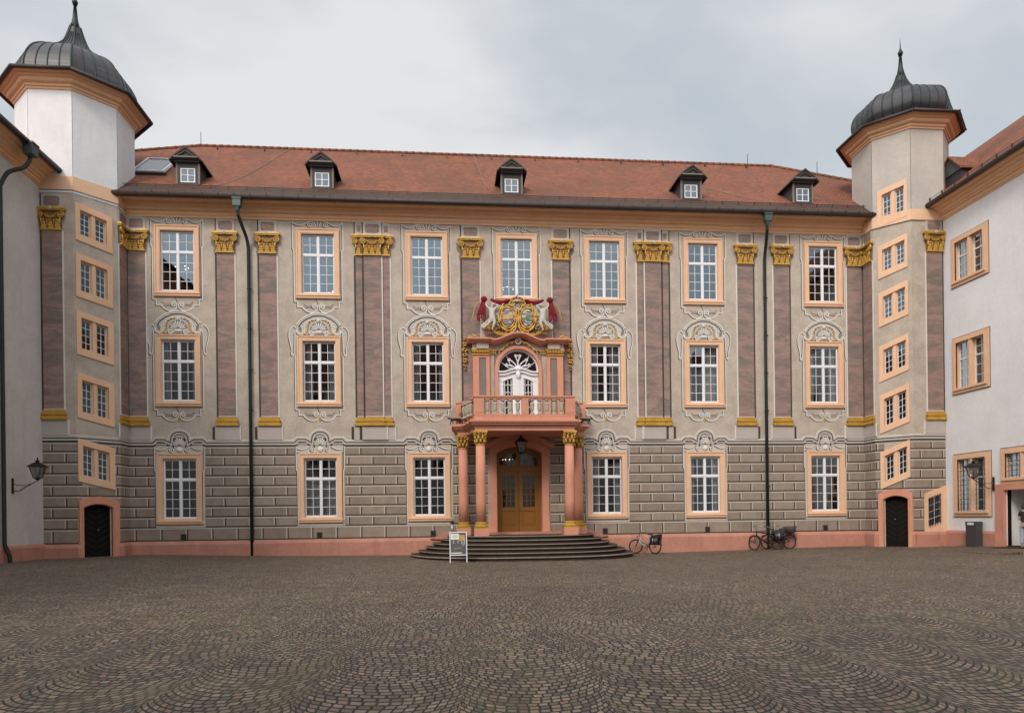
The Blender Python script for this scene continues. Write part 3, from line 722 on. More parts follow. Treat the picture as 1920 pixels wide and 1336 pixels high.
def panes_mesh(H, w=OW, z0=0.25, zt=0.25, y=0.12, tr=0.345, rows=(4, 2), cols=4, tilt=0.006):
    mb = MB('window_glass'); a, b = z0+0.03, H-zt-0.03; tz = b-(b-a)*tr
    for (c, d, n) in ((a, tz, rows[0]), (tz, b, rows[1])):
        for s in range(2):
            x0 = -w+0.03+s*(w-0.03); x1 = x0+w-0.03; t0 = random.uniform(-tilt, tilt)*2
            for i in range(cols//2):
                for j in range(n):
                    u0 = x0+(x1-x0)*i/(cols//2); u1 = x0+(x1-x0)*(i+1)/(cols//2); za = c+(d-c)*j/n; zb = c+(d-c)*(j+1)/n
                    tx = random.uniform(-tilt, tilt)+t0; tz_ = random.uniform(-tilt, tilt)
                    mb.quad((u0, y-tx*(u1-u0)/2-tz_*(zb-za)/2, za), (u1, y+tx*(u1-u0)/2-tz_*(zb-za)/2, za), (u1, y+tx*(u1-u0)/2+tz_*(zb-za)/2, zb), (u0, y-tx*(u1-u0)/2+tz_*(zb-za)/2, zb))
    return mb
def curtain_mesh(z0, z1, spans, y=0.34):
    mb = MB('curtain'); mb.smooth = True
    for a, b in spans:
        n = max(6, int((b-a)/0.035)); vs = []
        for i in range(n+1):
            u = a+(b-a)*i/n; yy = y+0.03*sin(i*1.9)+0.012*sin(i*0.7); vs += [(u, yy, z0), (u, yy, z1)]
        mb.add(vs, [(2*i, 2*i+2, 2*i+3, 2*i+1) for i in range(n)])
    return mb
STOREYS = [('top', ZT, top_ornament), ('mid', ZM, mid_ornament), ('ground', ZG, ground_ornament)]
CURT = {('ground', 1): [(-0.72, -0.05), (0.05, 0.72)], ('mid', 1): [(-0.72, -0.35), (0.4, 0.72)], ('mid', 4): [(-0.72, -0.3), (0.25, 0.72)], ('ground', 4): [(-0.72, -0.3), (0.4, 0.72)],
        ('mid', 2): [(-0.72, -0.45), (0.5, 0.72)], ('mid', 5): [(-0.72, -0.5), (0.1, 0.72)], ('mid', 0): [(-0.72, -0.5), (0.5, 0.72)], ('ground', 5): [(-0.72, -0.45), (0.45, 0.72)], ('mid', 6): [(-0.72, -0.4), (0.4, 0.72)]}
for nm, (zt, zb), orn in STOREYS:
    H = zt-zb; proto = None
    for i, u in enumerate(WX):
        if i == 3 and nm != 'top': continue
        if proto is None:
            win = window_surround(H).build('window', palace)
            sill = window_sill().build('sill', win); sash = sash_mesh(H).build('casement', win)
            om = orn().build('painted_ornament', win)
            proto = win
        else:
            src = proto; win = src.copy(); COL.objects.link(win); win.parent = palace
            for ch in src.children:
                if ch.name.split('.')[0] in ('sill', 'casement', 'painted_ornament'):
                    c = ch.copy(); COL.objects.link(c); c.parent = win
        win.location = (u, 0, zb)
        panes_mesh(H).build('pane', win)
        if (nm, i) in CURT: curtain_mesh(0.25, H-0.3 if nm != 'ground' or i != 1 else H*0.62, CURT[(nm, i)]).build('curtain', win)

# --- pilasters with gilded capitals
def capital_mesh(hw=0.41, vol=(1, 1), H=0.94):
    """relief capital: local u centred, z from 0; vol = which corner volutes it has"""
    mb = MB('gilding'); y = 0
    xl, xr = -hw, hw
    el, er = (0.15 if vol[0] else 0.0), (0.15 if vol[1] else 0.0)
    mb.box(xl-0.015, xr+0.015, -0.10, y, 0.0, 0.05, 'gilding')
    bell = [(xl, 0.05), (xr, 0.05), (xr+0.02*bool(vol[1]), 0.45), (xr+er*.6, 0.80), (xl-el*.6, 0.80), (xl-0.02*bool(vol[0]), 0.45)]
    mb.prism(bell, -0.07, y, 'gilding_dark')
    ab = [(xl-el, 0.80), (xl-el-0.02, 0.87)] + [(xl-el-0.02*vol[0], H)] + [(xr+er+0.02*vol[1], H), (xr+er+0.02, 0.87), (xr+er, 0.80)]
    mb.box(xl-el, xr+er, -0.15, y, 0.81, 0.86); mb.box(xl-el-0.03*vol[0], xr+er+0.03*vol[1], -0.18, y, 0.86, H)
    for s, v in ((-1, vol[0]), (1, vol[1])):
        if not v: continue
        c = (xr+0.0) if s > 0 else (xl-0.0)
        pts = spiral(0, 0, 0.155, 1.9, radians(90), -1, 24, 0.12)
        mb.prism([(c+s*0+q[0], 0.64+q[1]) for q in arc(0, 0, 0.15, 0.15, 0, 342, 18)], -0.11, -0.07, 'gilding_dark')
        mb.tube([(c+(q[0] if s > 0 else -q[0]), -0.125, 0.64+q[1]) for q in pts], 0.026, 6)
        mb.ball((c, -0.13, 0.64), 0.03, 8)
        mb.tube([(c+(-0.02 if s > 0 else 0.02), -0.10, 0.50), (c-s*0.05, -0.11, 0.38), (c-s*0.02, -0.10, 0.25)], [0.03, 0.045, 0.02], 6)
    # leaves
    nl = 3 if hw > 0.3 else 1
    for i in range(nl):
        u = (xl+xr)/2 if nl == 1 else xl+0.13+(xr-xl-0.26)*i/(nl-1)
        for k, (dz, r) in enumerate(((0.10, 0.085), (0.20, 0.075), (0.30, 0.06))):
            for s in (-1, 0, 1):
                mb.ball((u+s*r*0.75, -0.08-0.012*k, dz-abs(s)*0.025), (r*0.55, 0.035, 0.075), 7)
        mb.ball((u, -0.13, 0.39), (0.06, 0.045, 0.035), 8)
    if nl == 3:
        for u in (-0.14, 0.14): mb.tube([(u, -0.075, 0.1), (u, -0.09, 0.44)], 0.022, 5)
        # festoon
        mb.tube([(xl+0.16+(xr-xl-0.32)*t/8, -0.10, 0.66-0.10*sin(pi*t/8)) for t in range(9)], 0.022, 6)
        for t in range(7): mb.ball((-0.18+0.06*t, -0.10, 0.50+0.05*abs(3-t)/3), 0.03, 6)
        # flower on the abacus
        mb.torus((0, -0.19, 0.90), 0.05, 0.02, 'Y', 12, 5, 'painted_light'); mb.ball((0, -0.19, 0.90), 0.028, 6, 'painted_mid'); mb.tube([(0.0, -0.19, 0.85), (0.04, -0.19, 0.80)], 0.015, 5, 'painted_light')
    return mb
def pilaster(parent, x, hw, M0=I4, light=1, z_ped=(5.38, 6.03), z_base=(6.03, 6.43), z_sh=(6.43, 13.96), capH=0.94, zp=(14.90, 15.55), vol=(1, 1), y=0.0, th=0.035):
    """light=+1: light edge on the right, painted shadow on the left"""
    L_ = light
    s = MB('marble'); s.M = M0 @ T(x, 0, 0)
    s.box(-hw, hw, y-th, y, z_sh[0], z_sh[1], 'marble')
    le = (hw, hw+0.055) if L_ > 0 else (-hw-0.055, -hw); de = (-hw-0.085, -hw) if L_ > 0 else (hw, hw+0.085)
    s.box(le[0], le[1], y-th*0.8, y, z_sh[0], z_sh[1], 'painted_light')
    s.box(de[0], de[1], y-0.006, y, z_sh[0], z_sh[1], 'painted_dark')
    s.box(-hw, hw, y-th-0.006, y-th, z_sh[1]-0.06, z_sh[1]-0.02, 'painted_mid'); s.box(-hw, hw, y-th-0.006, y-th, z_sh[0]+0.02, z_sh[0]+0.05, 'painted_light')
    # block above the capital with a framed panel
    s.box(-hw-0.02, hw+0.02, y-0.03, y, zp[0], zp[1], 'painted_mid')
    if hw > 0.25:
        zc = zp[1]-0.32
        fr = [(-hw+0.1, zc-0.14), (-hw+0.15, zc-0.19), (hw-0.15, zc-0.19), (hw-0.1, zc-0.14), (hw-0.1, zc+0.14), (hw-0.15, zc+0.19), (-hw+0.15, zc+0.19), (-hw+0.1, zc+0.14)]
        s.prism(fr, y-0.034, y-0.03, 'marble'); s.ribbon(fr, -0.012, 0.012, y-0.03, 0.008, 'painted_grey', closed=True)
    elif hw > 0.1:
        zc = zp[1]-0.32; s.box(-hw+0.06, hw-0.06, y-0.034, y-0.03, zc-0.15, zc+0.15, 'marble')
    s.box(-hw-0.04, hw+0.04, y-0.05, y, zp[0]+0.02, zp[0]+0.09, 'painted_light')
    s.box(*( (-hw-0.08, -hw-0.02) if L_ > 0 else (hw+0.02, hw+0.08)), y-0.006, y, zp[0], zp[1], 'painted_dark')
    o = s.build('pilaster', parent)
    c = capital_mesh(hw+0.01, vol, capH); c.M = I4
    # the painted shadow beside the capital is part of the wall painting
    sd0 = -1 if L_ > 0 else 1
    if hw > 0.3: s2 = MB('painted_grey'); s2.M = M0 @ T(x, 0, z_sh[1]); s2.prism([(sd0*(hw+.0), 0.0), (sd0*(hw+0.10), -0.10), (sd0*(hw+0.14), 0.10), (sd0*(hw+0.10), 0.2), (sd0*(hw+0.26), 0.42), (sd0*(hw+0.24), 0.62), (sd0*(hw+0.30), 0.72), (sd0*(hw+.0), 0.8)], y-0.004, y); s2.build('painted_shadow', o)
    cm = MB('painted_grey'); 
    co = c.build('capital', o); co.matrix_local = M0 @ T(x, y-th+0.0, z_sh[1])
    bs = MB('ochre'); bs.M = M0 @ T(x, 0, 0)
    zb0, zb1 = z_base; e0 = 0.0 if not vol[0] and hw < .25 else 1; e1 = 0.0 if not vol[1] and hw < .25 else 1
    zz = [(0.0, 0.02), (0.06, 0.02), (0.10, 0.06), (0.16, 0.09), (0.20, 0.05), (0.26, 0.06), (0.30, 0.12), (0.40, 0.12)]
    H_ = zb1-zb0
    for (za, ea), (zc2, eb) in zip(zz[:-1], zz[1:]):
        bs.box(-hw-ea*e0*1.0-0.01, hw+ea*e1+0.01, y-0.05-ea*0.8, y, zb1-zc2/0.4*H_, zb1-za/0.4*H_)
    bs.build('base', o)
    pd = MB('pedestal_paint'); pd.M = M0 @ T(x, 0, 0)
    a, b = -hw-0.16*e0, hw+0.16*e1
    pd.box(a, b, y-0.055, y, z_ped[0], z_ped[1], 'pedestal_paint')
    if L_ > 0: pd.box(b, b+0.05, y-0.05, y, z_ped[0], z_ped[1], 'painted_light'); pd.box(a-0.13, a, y-0.006, y, z_ped[0], z_ped[1]-0.04, 'painted_dark')
    else: pd.box(a-0.05, a, y-0.05, y, z_ped[0], z_ped[1], 'painted_light'); pd.box(b, b+0.13, y-0.006, y, z_ped[0], z_ped[1]-0.04, 'painted_dark')
    pd.build('pedestal', o)
    return o
for (a, b, l) in ((-14.28+.02, -13.5, 1), (-10.36, -9.58, 1), (-8.47, -7.69, 1), (0.86, 1.69, 1), (5.17, 5.99, -1), (14.35, 15.16, -1), (16.21, 17.02, -1), (20.02, 20.81, -1)):
    pilaster(palace, (a+b)/2, (b-a)/2, light=l)
for (c, l) in ((-3.31, 1), (10.10, -1)):
    pilaster(palace, c, 0.405, light=l, y=-0.05, th=0.04)
    for s in (-1, 1):
        pilaster(palace, c+s*0.63, 0.155, light=l, y=-0.0, vol=(1, 0) if s < 0 else (0, 1))

# --- main cornice
CORN = [(0.0, 15.53), (-0.06, 15.53), (-0.06, 15.63), (-0.10, 15.64), (-0.11, 15.80), (-0.21, 15.81), (-0.24, 15.97), (-0.40, 15.98), (-0.43, 16.11), (-0.60, 16.12), (-0.70, 16.27), (0.0, 16.28)]
c = MB('peach_cornice'); run_profile(c, CORN, -14.4, 20.9); c.build('cornice', palace)
gt = MB('gutter_metal')
gt.tube([(-15.05, -0.93, 16.17), (21.6, -0.93, 16.17)], 0.115, 12)
gt.box(-15.0, 21.6, -0.98, -0.55, 16.22, 16.26)
for i in range(52): gt.box(-14.9+i*0.7, -14.885+i*0.7, -1.055, -0.7, 16.12, 16.29)
gt.build('gutter', palace)

# --- roof: bell-cast eaves, tiled slope, hipped ends, ridge
ZE = 16.25; YR, ZR = 6.0, 21.95
RS = (ZR-16.95)/(YR+0.1)
def zroof(y): return 16.95+(y+0.1)*RS
rf = MB(['roof_tiles', 'eaves_tiles'])
xa, xb = -18.5, 25.0
def slope_pts(mir=False):
    f = (lambda y: 12-y) if mir else (lambda y: y)
    y2 = 4.3
    def P(x, y): return (x, f(y), zroof(y))
    top = [P(-19.5, 3.05), P(-13.0, YR), P(19.1, YR), P(25.3, 2.2)]
    return f, P, top
for mir in (False, True):
    f, P, top = slope_pts(mir)
    yb = -0.1
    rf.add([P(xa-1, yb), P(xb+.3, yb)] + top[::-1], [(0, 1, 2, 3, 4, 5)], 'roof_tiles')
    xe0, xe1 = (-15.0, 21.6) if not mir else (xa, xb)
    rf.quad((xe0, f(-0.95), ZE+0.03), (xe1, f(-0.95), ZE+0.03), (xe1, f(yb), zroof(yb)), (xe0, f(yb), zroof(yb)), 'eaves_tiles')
for (x1, x2, yb_) in ((-19.5, -13.0, 3.05), (25.3, 19.1, 2.2)):
    rf.add([(x1, yb_, zroof(yb_)), (x1, 12-yb_, zroof(yb_)), (x2, 6, ZR)], [(0, 1, 2)], 'roof_tiles')
roof = rf.build('roof', palace)
rg = MB('roof_tiles')
def ridge_line(p, q, n):
    p, q = Vector(p), Vector(q)
    for i in range(n):
        a = p.lerp(q, i/n); b = p.lerp(q, (i+1)/n)
        rg.tube([a, b], [0.085, 0.11], 8)
ridge_line((-13.0, 6, ZR+.02), (19.1, 6, ZR+.02), 84)
ridge_line((-19.5, 3.05, zroof(3.05)+.02), (-13.0, 6, ZR+.02), 18); ridge_line((25.3, 2.2, zroof(2.2)+.02), (19.1, 6, ZR+.02), 18)
rg.build('ridge_tiles', roof)
hk = MB('gutter_metal')
for i in range(13):
    x = -12+i*2.45; y = 5.55; hk.box(x-.02, x+.02, y-.12, y+.1, zroof(y)-.05, zroof(y)+.12)
for x in [-14.5+i*0.8 for i in range(46)]:
    hk.box(x, x+0.02, -0.42, -0.36, 16.66, 16.88)
hk.tube([(-14.9, -0.36, 16.86), (21.5, -0.36, 16.86)], 0.014, 5)
hk.build('snow_guard', roof)
rod = MB('iron')
for (x, y) in ((-13.0, 6), (17.6, 5.8), (21.2, 4.7)): rod.tube([(x, y, zroof(min(y, 6))), (x, y, zroof(min(y, 6))+0.75)], 0.016, 5)
rod.build('lightning_rod', roof)
wr = MB('step_edge')
def roof_wire(pts):
    wr.tube([(x, y, zroof(y)+0.06) for x, y in smooth_path(pts, 5)], 0.013, 5)
roof_wire([(-8.3, 5.9), (-8.7, 4.2), (-9.25, 2.0), (-9.9, 0.4), (-10.5, -0.1)])
roof_wire([(1.75, 5.9), (1.9, 3.5), (2.05, 1.5), (2.35, 0.1)])
roof_wire([(13.0, 2.4), (14.0, 1.4), (15.2, 0.5), (16.3, -0.1)])
wr.build('lightning_cable', roof)
# skylight / solar panel
sk = MB('white_paint')
ang = math.atan(RS)
Ms = T(-13.85, 2.2, zroof(2.2)+0.05) @ Matrix.Rotation(ang, 4, 'X')
sk.M = Ms
sk.box(-0.72, 0.72, -1.2, -1.13, 0.02, 0.14); sk.box(-0.72, 0.72, 1.13, 1.2, 0.02, 0.14); sk.box(-0.72, -0.65, -1.13, 1.13, 0.02, 0.14); sk.box(0.65, 0.72, -1.13, 1.13, 0.02, 0.14)
sko = sk.build('skylight', palace)
sg_ = MB('cell_glass'); sg_.M = Ms; sg_.box(-0.65, 0.65, -1.13, 1.13, 0.03, 0.10)
for i in range(1, 6): sg_.box(-0.65+i*0.217-.006, -0.65+i*0.217+.006, -1.13, 1.13, 0.10, 0.104, 'grey_metal')
sg_.build('pane', sko)
sb_ = MB('gutter_metal'); sb_.M = Ms; sb_.box(-0.85, 0.85, -1.36, -1.2, -0.02, 0.08); sb_.build('flashing', sko)

# --- dormers
def dormer():
    zb = 0.0; yf = 0.0     # local: front face at y=0, sill level z=0 (roof plane there)
    d = MB('dormer_wood')
    w = 0.50; h = 0.98
    wh = 0.33; o0, o1 = 0.08, 0.74
    d.box(-w, -wh, -0.02, 0.08, -0.12, h); d.box(wh, w, -0.02, 0.08, -0.12, h); d.box(-wh, wh, -0.02, 0.08, o1, h); d.box(-wh, wh, -0.02, 0.08, -0.12, o0)
    d.box(-w-0.06, w+0.06, -0.14, 0.05, h-0.02, h+0.05); d.box(-w-0.14, w+0.14, -0.2, 0.05, h+0.05, h+0.12)
    o = d.build('dormer', None)
    L_ = (h+0.12)/RS
    for s in (-1, 1):
        ck = MB('slate')
        x = s*(w-0.01)
        ck.add([(x, 0.0, -0.1), (x, L_, h+0.1), (x, 0.0, h+0.1), (x-s*.05, 0.0, -0.1), (x-s*.05, L_, h+0.1), (x-s*.05, 0.0, h+0.1)], [(0, 1, 2), (5, 4, 3), (0, 2, 5, 3)])
        for k in range(1, 7):   # slate courses
            z = h*k/7; ck.add([(x+s*0.006, 0.0, z), (x+s*0.006, z/RS, z), (x+s*0.02, z/RS, z-0.025), (x+s*0.02, 0.0, z-0.025)], [(0, 1, 2, 3)])
        ck.box(x-0.03, x+0.05, -0.03, 0.03, 0.0, h, 'painted_grey')
        ck.build('cheek', o)
    r = MB('dormer_roof'); hw2 = 0.72; pk = 0.50; zb_ = h+0.12
    # gabled roof running back into the slope with flared foot
    def back(z): return (z+0.0)/RS+0.25
    P = [(-hw2, zb_-0.10), (-hw2*0.62, zb_+0.17), (0, zb_+pk), (hw2*0.62, zb_+0.17), (hw2, zb_-0.10)]
    Q = [(-hw2, zb_-0.17), (-hw2*0.62, zb_+0.09), (0, zb_+pk-0.09), (hw2*0.62, zb_+0.09), (hw2, zb_-0.17)]
    n = 5; vs = [(p[0], -0.30, p[1]) for p in P]+[(p[0], back(p[1]), p[1]) for p in P]+[(p[0], -0.30, p[1]) for p in Q]+[(p[0], back(p[1]), p[1]) for p in Q]
    fs = [(i, i+1, n+i+1, n+i) for i in range(4)]+[(2*n+i, 3*n+i, 3*n+i+1, 2*n+i+1) for i in range(4)]+[(i, 2*n+i, 2*n+i+1, i+1) for i in range(4)]+[(0, n, 3*n, 2*n), (4, 2*n+4, 3*n+4, n+4)]
    r.add(vs, fs)
    # front hip of dark boards, then small pediment
    r.prism([(-0.62, zb_+0.0), (0.62, zb_+0.0), (0, zb_+0.44)], -0.24, -0.20, 'dormer_roof')
    r.build('gable_roof', o)
    pm = MB('dormer_wood')
    pm.ribbon([(-0.44, zb_+0.02), (0, zb_+0.30), (0.44, zb_+0.02)], -0.03, 0.03, -0.24, 0.06, 'dormer_wood')
    pm.box(-0.52, 0.52, -0.31, -0.22, zb_-0.015, zb_+0.04, 'painted_grey')
    pm.build('pediment', o)
    f = MB('white_paint')
    f.box(-wh, -wh+0.05, 0.0, 0.06, o0, o1); f.box(wh-0.05, wh, 0, 0.06, o0, o1); f.box(-wh+.05, wh-.05, 0, 0.06, o1-0.05, o1); f.box(-wh+.05, wh-.05, 0, 0.06, o0, o0+0.05)
    f.box(-0.02, 0.02, 0.0, 0.05, o0+.05, o1-.05); f.box(-wh+.05, -.02, 0.0, 0.05, (o0+o1)/2-0.015, (o0+o1)/2+0.015); f.box(.02, wh-.05, 0.0, 0.05, (o0+o1)/2-0.015, (o0+o1)/2+0.015)
    f.build('window_frame', o)
    gl = MB(['window_glass', 'interior_dark']); gl.quad((-wh, 0.03, o0), (wh, 0.03, o0), (wh, 0.03, o1), (-wh, 0.03, o1)); gl.quad((-wh, 0.3, o0), (wh, 0.3, o0), (wh, 0.3, o1), (-wh, 0.3, o1), 'interior_dark'); gl.build('pane', o)
    return o
dm = dormer()
for i, x in enumerate((-11.62, -5.6, 3.27, 12.1, 17.82)):
    o = dm if i == 0 else copy_tree(dm)
    o.parent = palace; yy = 0.06; o.location = (x, yy, zroof(yy)+0.02)

# --- downpipes
def downpipe(parent, x, ztop=15.5, zbot=-0.1, y=-0.12, M0=I4, out=0.95, curve=0.1):
    d = MB('copper_green'); d.M = M0
    pts = [(x-0.25, -out+0.02, ztop+0.25), (x-0.22, -out+0.05, ztop-0.15)] + smooth_path([(x-0.22, -out+0.05, ztop-0.15), (x-0.12, -0.60, ztop-0.55), (x-0.03, y-.15, ztop-0.95), (x, y, ztop-1.35)], 4) + [(x, y, 9), (x, y, zbot)]
    d.tube(pts, 0.075, 10)
    o = d.build('downpipe', parent)
    h = MB('hopper_green'); h.M = M0
    h.box(x-0.40, x-0.06, -out-0.16, -out+0.12, ztop+0.20, ztop+0.50); h.lathe(x-0.23, -out-0.02, [(0.17, ztop+0.20), (0.08, ztop-0.02)], 4, a0=pi/4, smooth=False)
    h.box(x-0.43, x-0.03, -out-0.19, -out+0.15, ztop+0.50, ztop+0.56)
    h.build('hopper', o)
    b = MB('iron'); b.M = M0
    z = 1.2
    while z < ztop-1.4:
        b.torus((x, y, z), 0.085, 0.016, 'Z', 12, 5); b.box(x-0.012, x+0.012, y, 0, z-0.012, z+0.012); b.box(x+0.07, x+0.13, y-0.02, y+0.02, z-0.03, z+0.03); z += 1.85
    b.build('bracket', o)
    return o
downpipe(palace, -8.92, zbot=0.0); downpipe(palace, 15.72, zbot=-0.1)
for x in (-11.98, -5.9, -0.65, 7.6, 12.7, 18.75):
    v = MB('painted_dark'); v.box(x-0.12, x+0.12, -0.02, -0.003, 0.84, 1.1)
    for k in range(4): v.box(x-0.09, x+0.09, -0.035, -0.02, 0.87+k*0.055, 0.89+k*0.055, 'iron')
    v.box(x-0.14, x-0.12, -0.03, -0.003, 0.84, 1.1, 'painted_grey'); v.box(x+0.12, x+0.14, -0.03, -0.003, 0.84, 1.1, 'painted_grey')
    v.build('vent', palace)

# ------------------------------------------------------------------ main portal (under the balcony)
def seg_arch(hw, zs, zc, n=12):     # polyline of a segmental arch from left to right
    r = ((hw*hw)+(zc-zs)**2)/(2*(zc-zs)); a = math.asin(min(1, hw/r))
    return [(r*sin(-a+2*a*i/n), zc-r+r*cos(-a+2*a*i/n)) for i in range(n+1)]
ps = MB('salmon'); ps.M = T(CX, 0, 0)
inner = seg_arch(1.08, 4.72, 5.05); outer = seg_arch(1.40, 5.02, 5.40)
ps.prism([(-1.40, 0.86), (-1.40, 5.02)]+outer[1:-1]+[(1.40, 5.02), (1.40, 0.86), (1.08, 0.86), (1.08, 4.72)]+inner[::-1][1:-1]+[(-1.08, 4.72), (-1.08, 0.86)], -0.16, -0.001)
ps.ribbon([(-1.62, 4.98), (-1.42, 5.06)]+seg_arch(1.36, 5.08, 5.50)[1:-1]+[(1.42, 5.06), (1.62, 4.98)], -0.08, 0.08, -0.001, 0.30)
ps.ribbon([(-1.62, 4.98), (-1.42, 5.06)]+seg_arch(1.36, 5.08, 5.50)[1:-1]+[(1.42, 5.06), (1.62, 4.98)], 0.08, 0.14, -0.001, 0.36)
# reveal
for s in (-1, 1): ps.box(*(sorted((s*1.08, s*1.14))), -0.01, 0.42, 0.86, 4.9)
ps.ribbon(inner, 0.0, 0.06, 0.42, 0.43)
for s in (-1, 1): ps.prism([(s*1.40, 0.86), (s*1.46, 0.86), (s*1.40, 2.0)], -0.15, -0.01)
surround = ps.build('portal_surround', palace)
dr = MB('door_wood'); dr.M = T(CX, 0.36, 0)
fr_in = seg_arch(0.98, 4.64, 4.94)
dr.prism([(-1.08, 0.98), (-1.08, 4.72)]+inner[1:-1]+[(1.08, 4.72), (1.08, 0.98), (0.98, 0.98), (0.98, 4.64)]+fr_in[::-1][1:-1]+[(-0.98, 4.64), (-0.98, 0.98)], -0.06, 0.06)
dr.box(-0.98, 0.98, -0.09, 0.06, 3.90, 4.08)
dr.box(-0.10, 0.10, -0.07, 0.06, 4.08, 4.93)
for s in (-1, 1):
    q = [p for p in fr_in if (p[0]*s) >= 0.09]
dr.prism([(-0.98, 4.08), (-0.90, 4.08), (-0.90, 4.55), (-0.98, 4.6)], -0.05, 0.05); dr.prism([(0.98, 4.08), (0.90, 4.08), (0.90, 4.55), (0.98, 4.6)], -0.05, 0.05)
dr.box(-0.90, 0.90, -0.05, 0.05, 4.08, 4.18)
top = seg_arch(0.98, 4.62, 4.92)
dr.ribbon(top, -0.14, 0.0, 0.05, 0.10)
door = dr.build('entrance_door', palace)
for s in (-1, 1):
    lf = MB('door_wood'); lf.M = T(CX, 0.36, 0) @ Matrix.Scale(s, 4, (1, 0, 0))
    lf.box(0.012, 0.14, -0.045, 0.03, 0.99, 3.90); lf.box(0.83, 0.98, -0.045, 0.03, 0.99, 3.90)
    lf.box(0.14, 0.83, -0.045, 0.03, 3.70, 3.90); lf.box(0.14, 0.83, -0.045, 0.03, 1.98, 2.16); lf.box(0.14, 0.83, -0.045, 0.03, 0.99, 1.22)
    lf.box(0.14, 0.83, -0.01, 0.02, 1.22, 1.98); lf.box(0.22, 0.75, -0.035, -0.01, 1.32, 1.88); lf.box(0.30, 0.67, -0.05, -0.035, 1.42, 1.78)
    lf.box(0.14, 0.19, -0.03, 0.02, 2.16, 3.70); lf.box(0.78, 0.83, -0.03, 0.02, 2.16, 3.70)
    for k in (1, 2): lf.box(0.19+k*0.197-.013, 0.19+k*0.197+.013, -0.02, 0.02, 2.16, 3.70)
    for k in range(1, 5): lf.box(0.19, 0.78, -0.018, 0.018, 2.16+k*0.308-.013, 2.16+k*0.308+.013)
    lf.build('leaf', door)
    tr = MB('door_wood'); tr.M = T(CX, 0.36, 0) @ Matrix.Scale(s, 4, (1, 0, 0))
    for k in (1, 2, 3): tr.box(0.10+k*0.2-.012, 0.10+k*0.2+.012, -0.018, 0.02, 4.18, 4.80)
    tr.box(0.10, 0.90, -0.016, 0.02, 4.42, 4.445)
    tr.build('transom_bars', door)
hd = MB('gilding_dark'); hd.M = T(CX, 0.36, 0); hd.ball((0.07, -0.09, 2.0), 0.035, 8); hd.tube([(0.07, -0.05, 2.0), (0.07, -0.09, 2.0)], 0.015, 6); hd.box(0.04, 0.10, -0.055, -0.045, 1.85, 2.12); hd.build('handle', door)
gl = MB('window_glass'); gl.M = T(CX, 0.36, 0)
gl.quad((-0.95, 0, 2.16), (0.95, 0, 2.16), (0.95, 0, 3.72), (-0.95, 0, 3.72)); gl.quad((-0.95, 0.01, 4.1), (0.95, 0.01, 4.1), (0.95, 0.01, 4.9), (-0.95, 0.01, 4.9)); gl.build('pane', door)

# ------------------------------------------------------------------ balcony door with its painted aedicule
bp = MB('salmon'); bp.M = T(CX, 0, 0)
rs_in = [( -0.97*cos(pi*i/18), 8.68+0.97*sin(pi*i/18)) for i in range(19)]
rs_out = [( -1.12*cos(pi*i/18), 8.68+1.12*sin(pi*i/18)) for i in range(19)]
bp.prism([(-1.12, 6.07)]+rs_out+[(1.12, 6.07), (0.97, 6.07)]+rs_in[::-1]+[(-0.97, 6.07)], -0.26, -0.001)
for s in (-1, 1):
    for (a, b) in ((1.36, 1.53), (1.86, 2.15)): bp.box(*sorted((s*a, s*b)), -0.24, -0.001, 6.07, 9.34)
    bp.box(*sorted((s*1.53, s*1.86)), -0.24, -0.001, 9.22, 9.34); bp.box(*sorted((s*1.53, s*1.86)), -0.24, -0.001, 6.07, 6.3)
bpo = bp.build('balcony_portal', palace)
q = MB('stone_plaster'); q.M = T(CX, 0, 0)
for s in (-1, 1):
    q.box(*sorted((s*1.53, s*1.86)), -0.20, -0.001, 6.3, 9.22, 'painted_grey'); q.box(*sorted((s*1.13, s*1.36)), -0.12, -0.001, 6.07, 9.6, 'stone_plaster')
    q.box(*sorted((s*1.40, s*1.98)), -0.40, -0.001, 9.62, 9.93); q.box(*sorted((s*1.98, s*2.18)), -0.30, -0.001, 9.62, 9.93)
hl = [(-1.40, 9.62), (-1.13, 9.62)]+[( -1.13*cos(pi*i/18), 8.68+1.13*sin(pi*i/18)) for i in range(5, 14)]+[(1.13, 9.62), (1.40, 9.62), (1.40, 9.93), (0.6, 10.0), (0, 10.1), (-0.6, 10.0), (-1.40, 9.93)]
q.prism([p for p in hl], -0.15, -0.001)
# wall above the round arch of the opening
q.prism([(-1.0, 8.67)]+[( -0.97*cos(pi*i/18), 8.68+0.97*sin(pi*i/18)) for i in range(19)]+[(1.0, 8.67), (1.0, 9.7), (-1.0, 9.7)], -0.02, 0.03)
q.build('grey_panels', bpo)
co = MB('salmon'); co.M = T(CX, 0, 0)
cp = [(-2.42, 9.98), (-1.30, 9.98)] + smooth_path([(-1.22, 9.93), (-0.98, 9.95), (-0.6, 10.10), (-0.3, 10.22), (0, 10.26), (0.3, 10.22), (0.6, 10.10), (0.98, 9.95), (1.22, 9.93)], 4) + [(1.30, 9.98), (2.42, 9.98)]
co.ribbon(cp, 0.02, 0.09, -0.001, 0.66); co.ribbon(cp, -0.04, 0.02, -0.001, 0.58); co.ribbon(cp, -0.10, -0.04, -0.001, 0.46)
co.build('cornice', bpo)
gd = MB('gilding'); gd.M = T(CX, 0, 0)
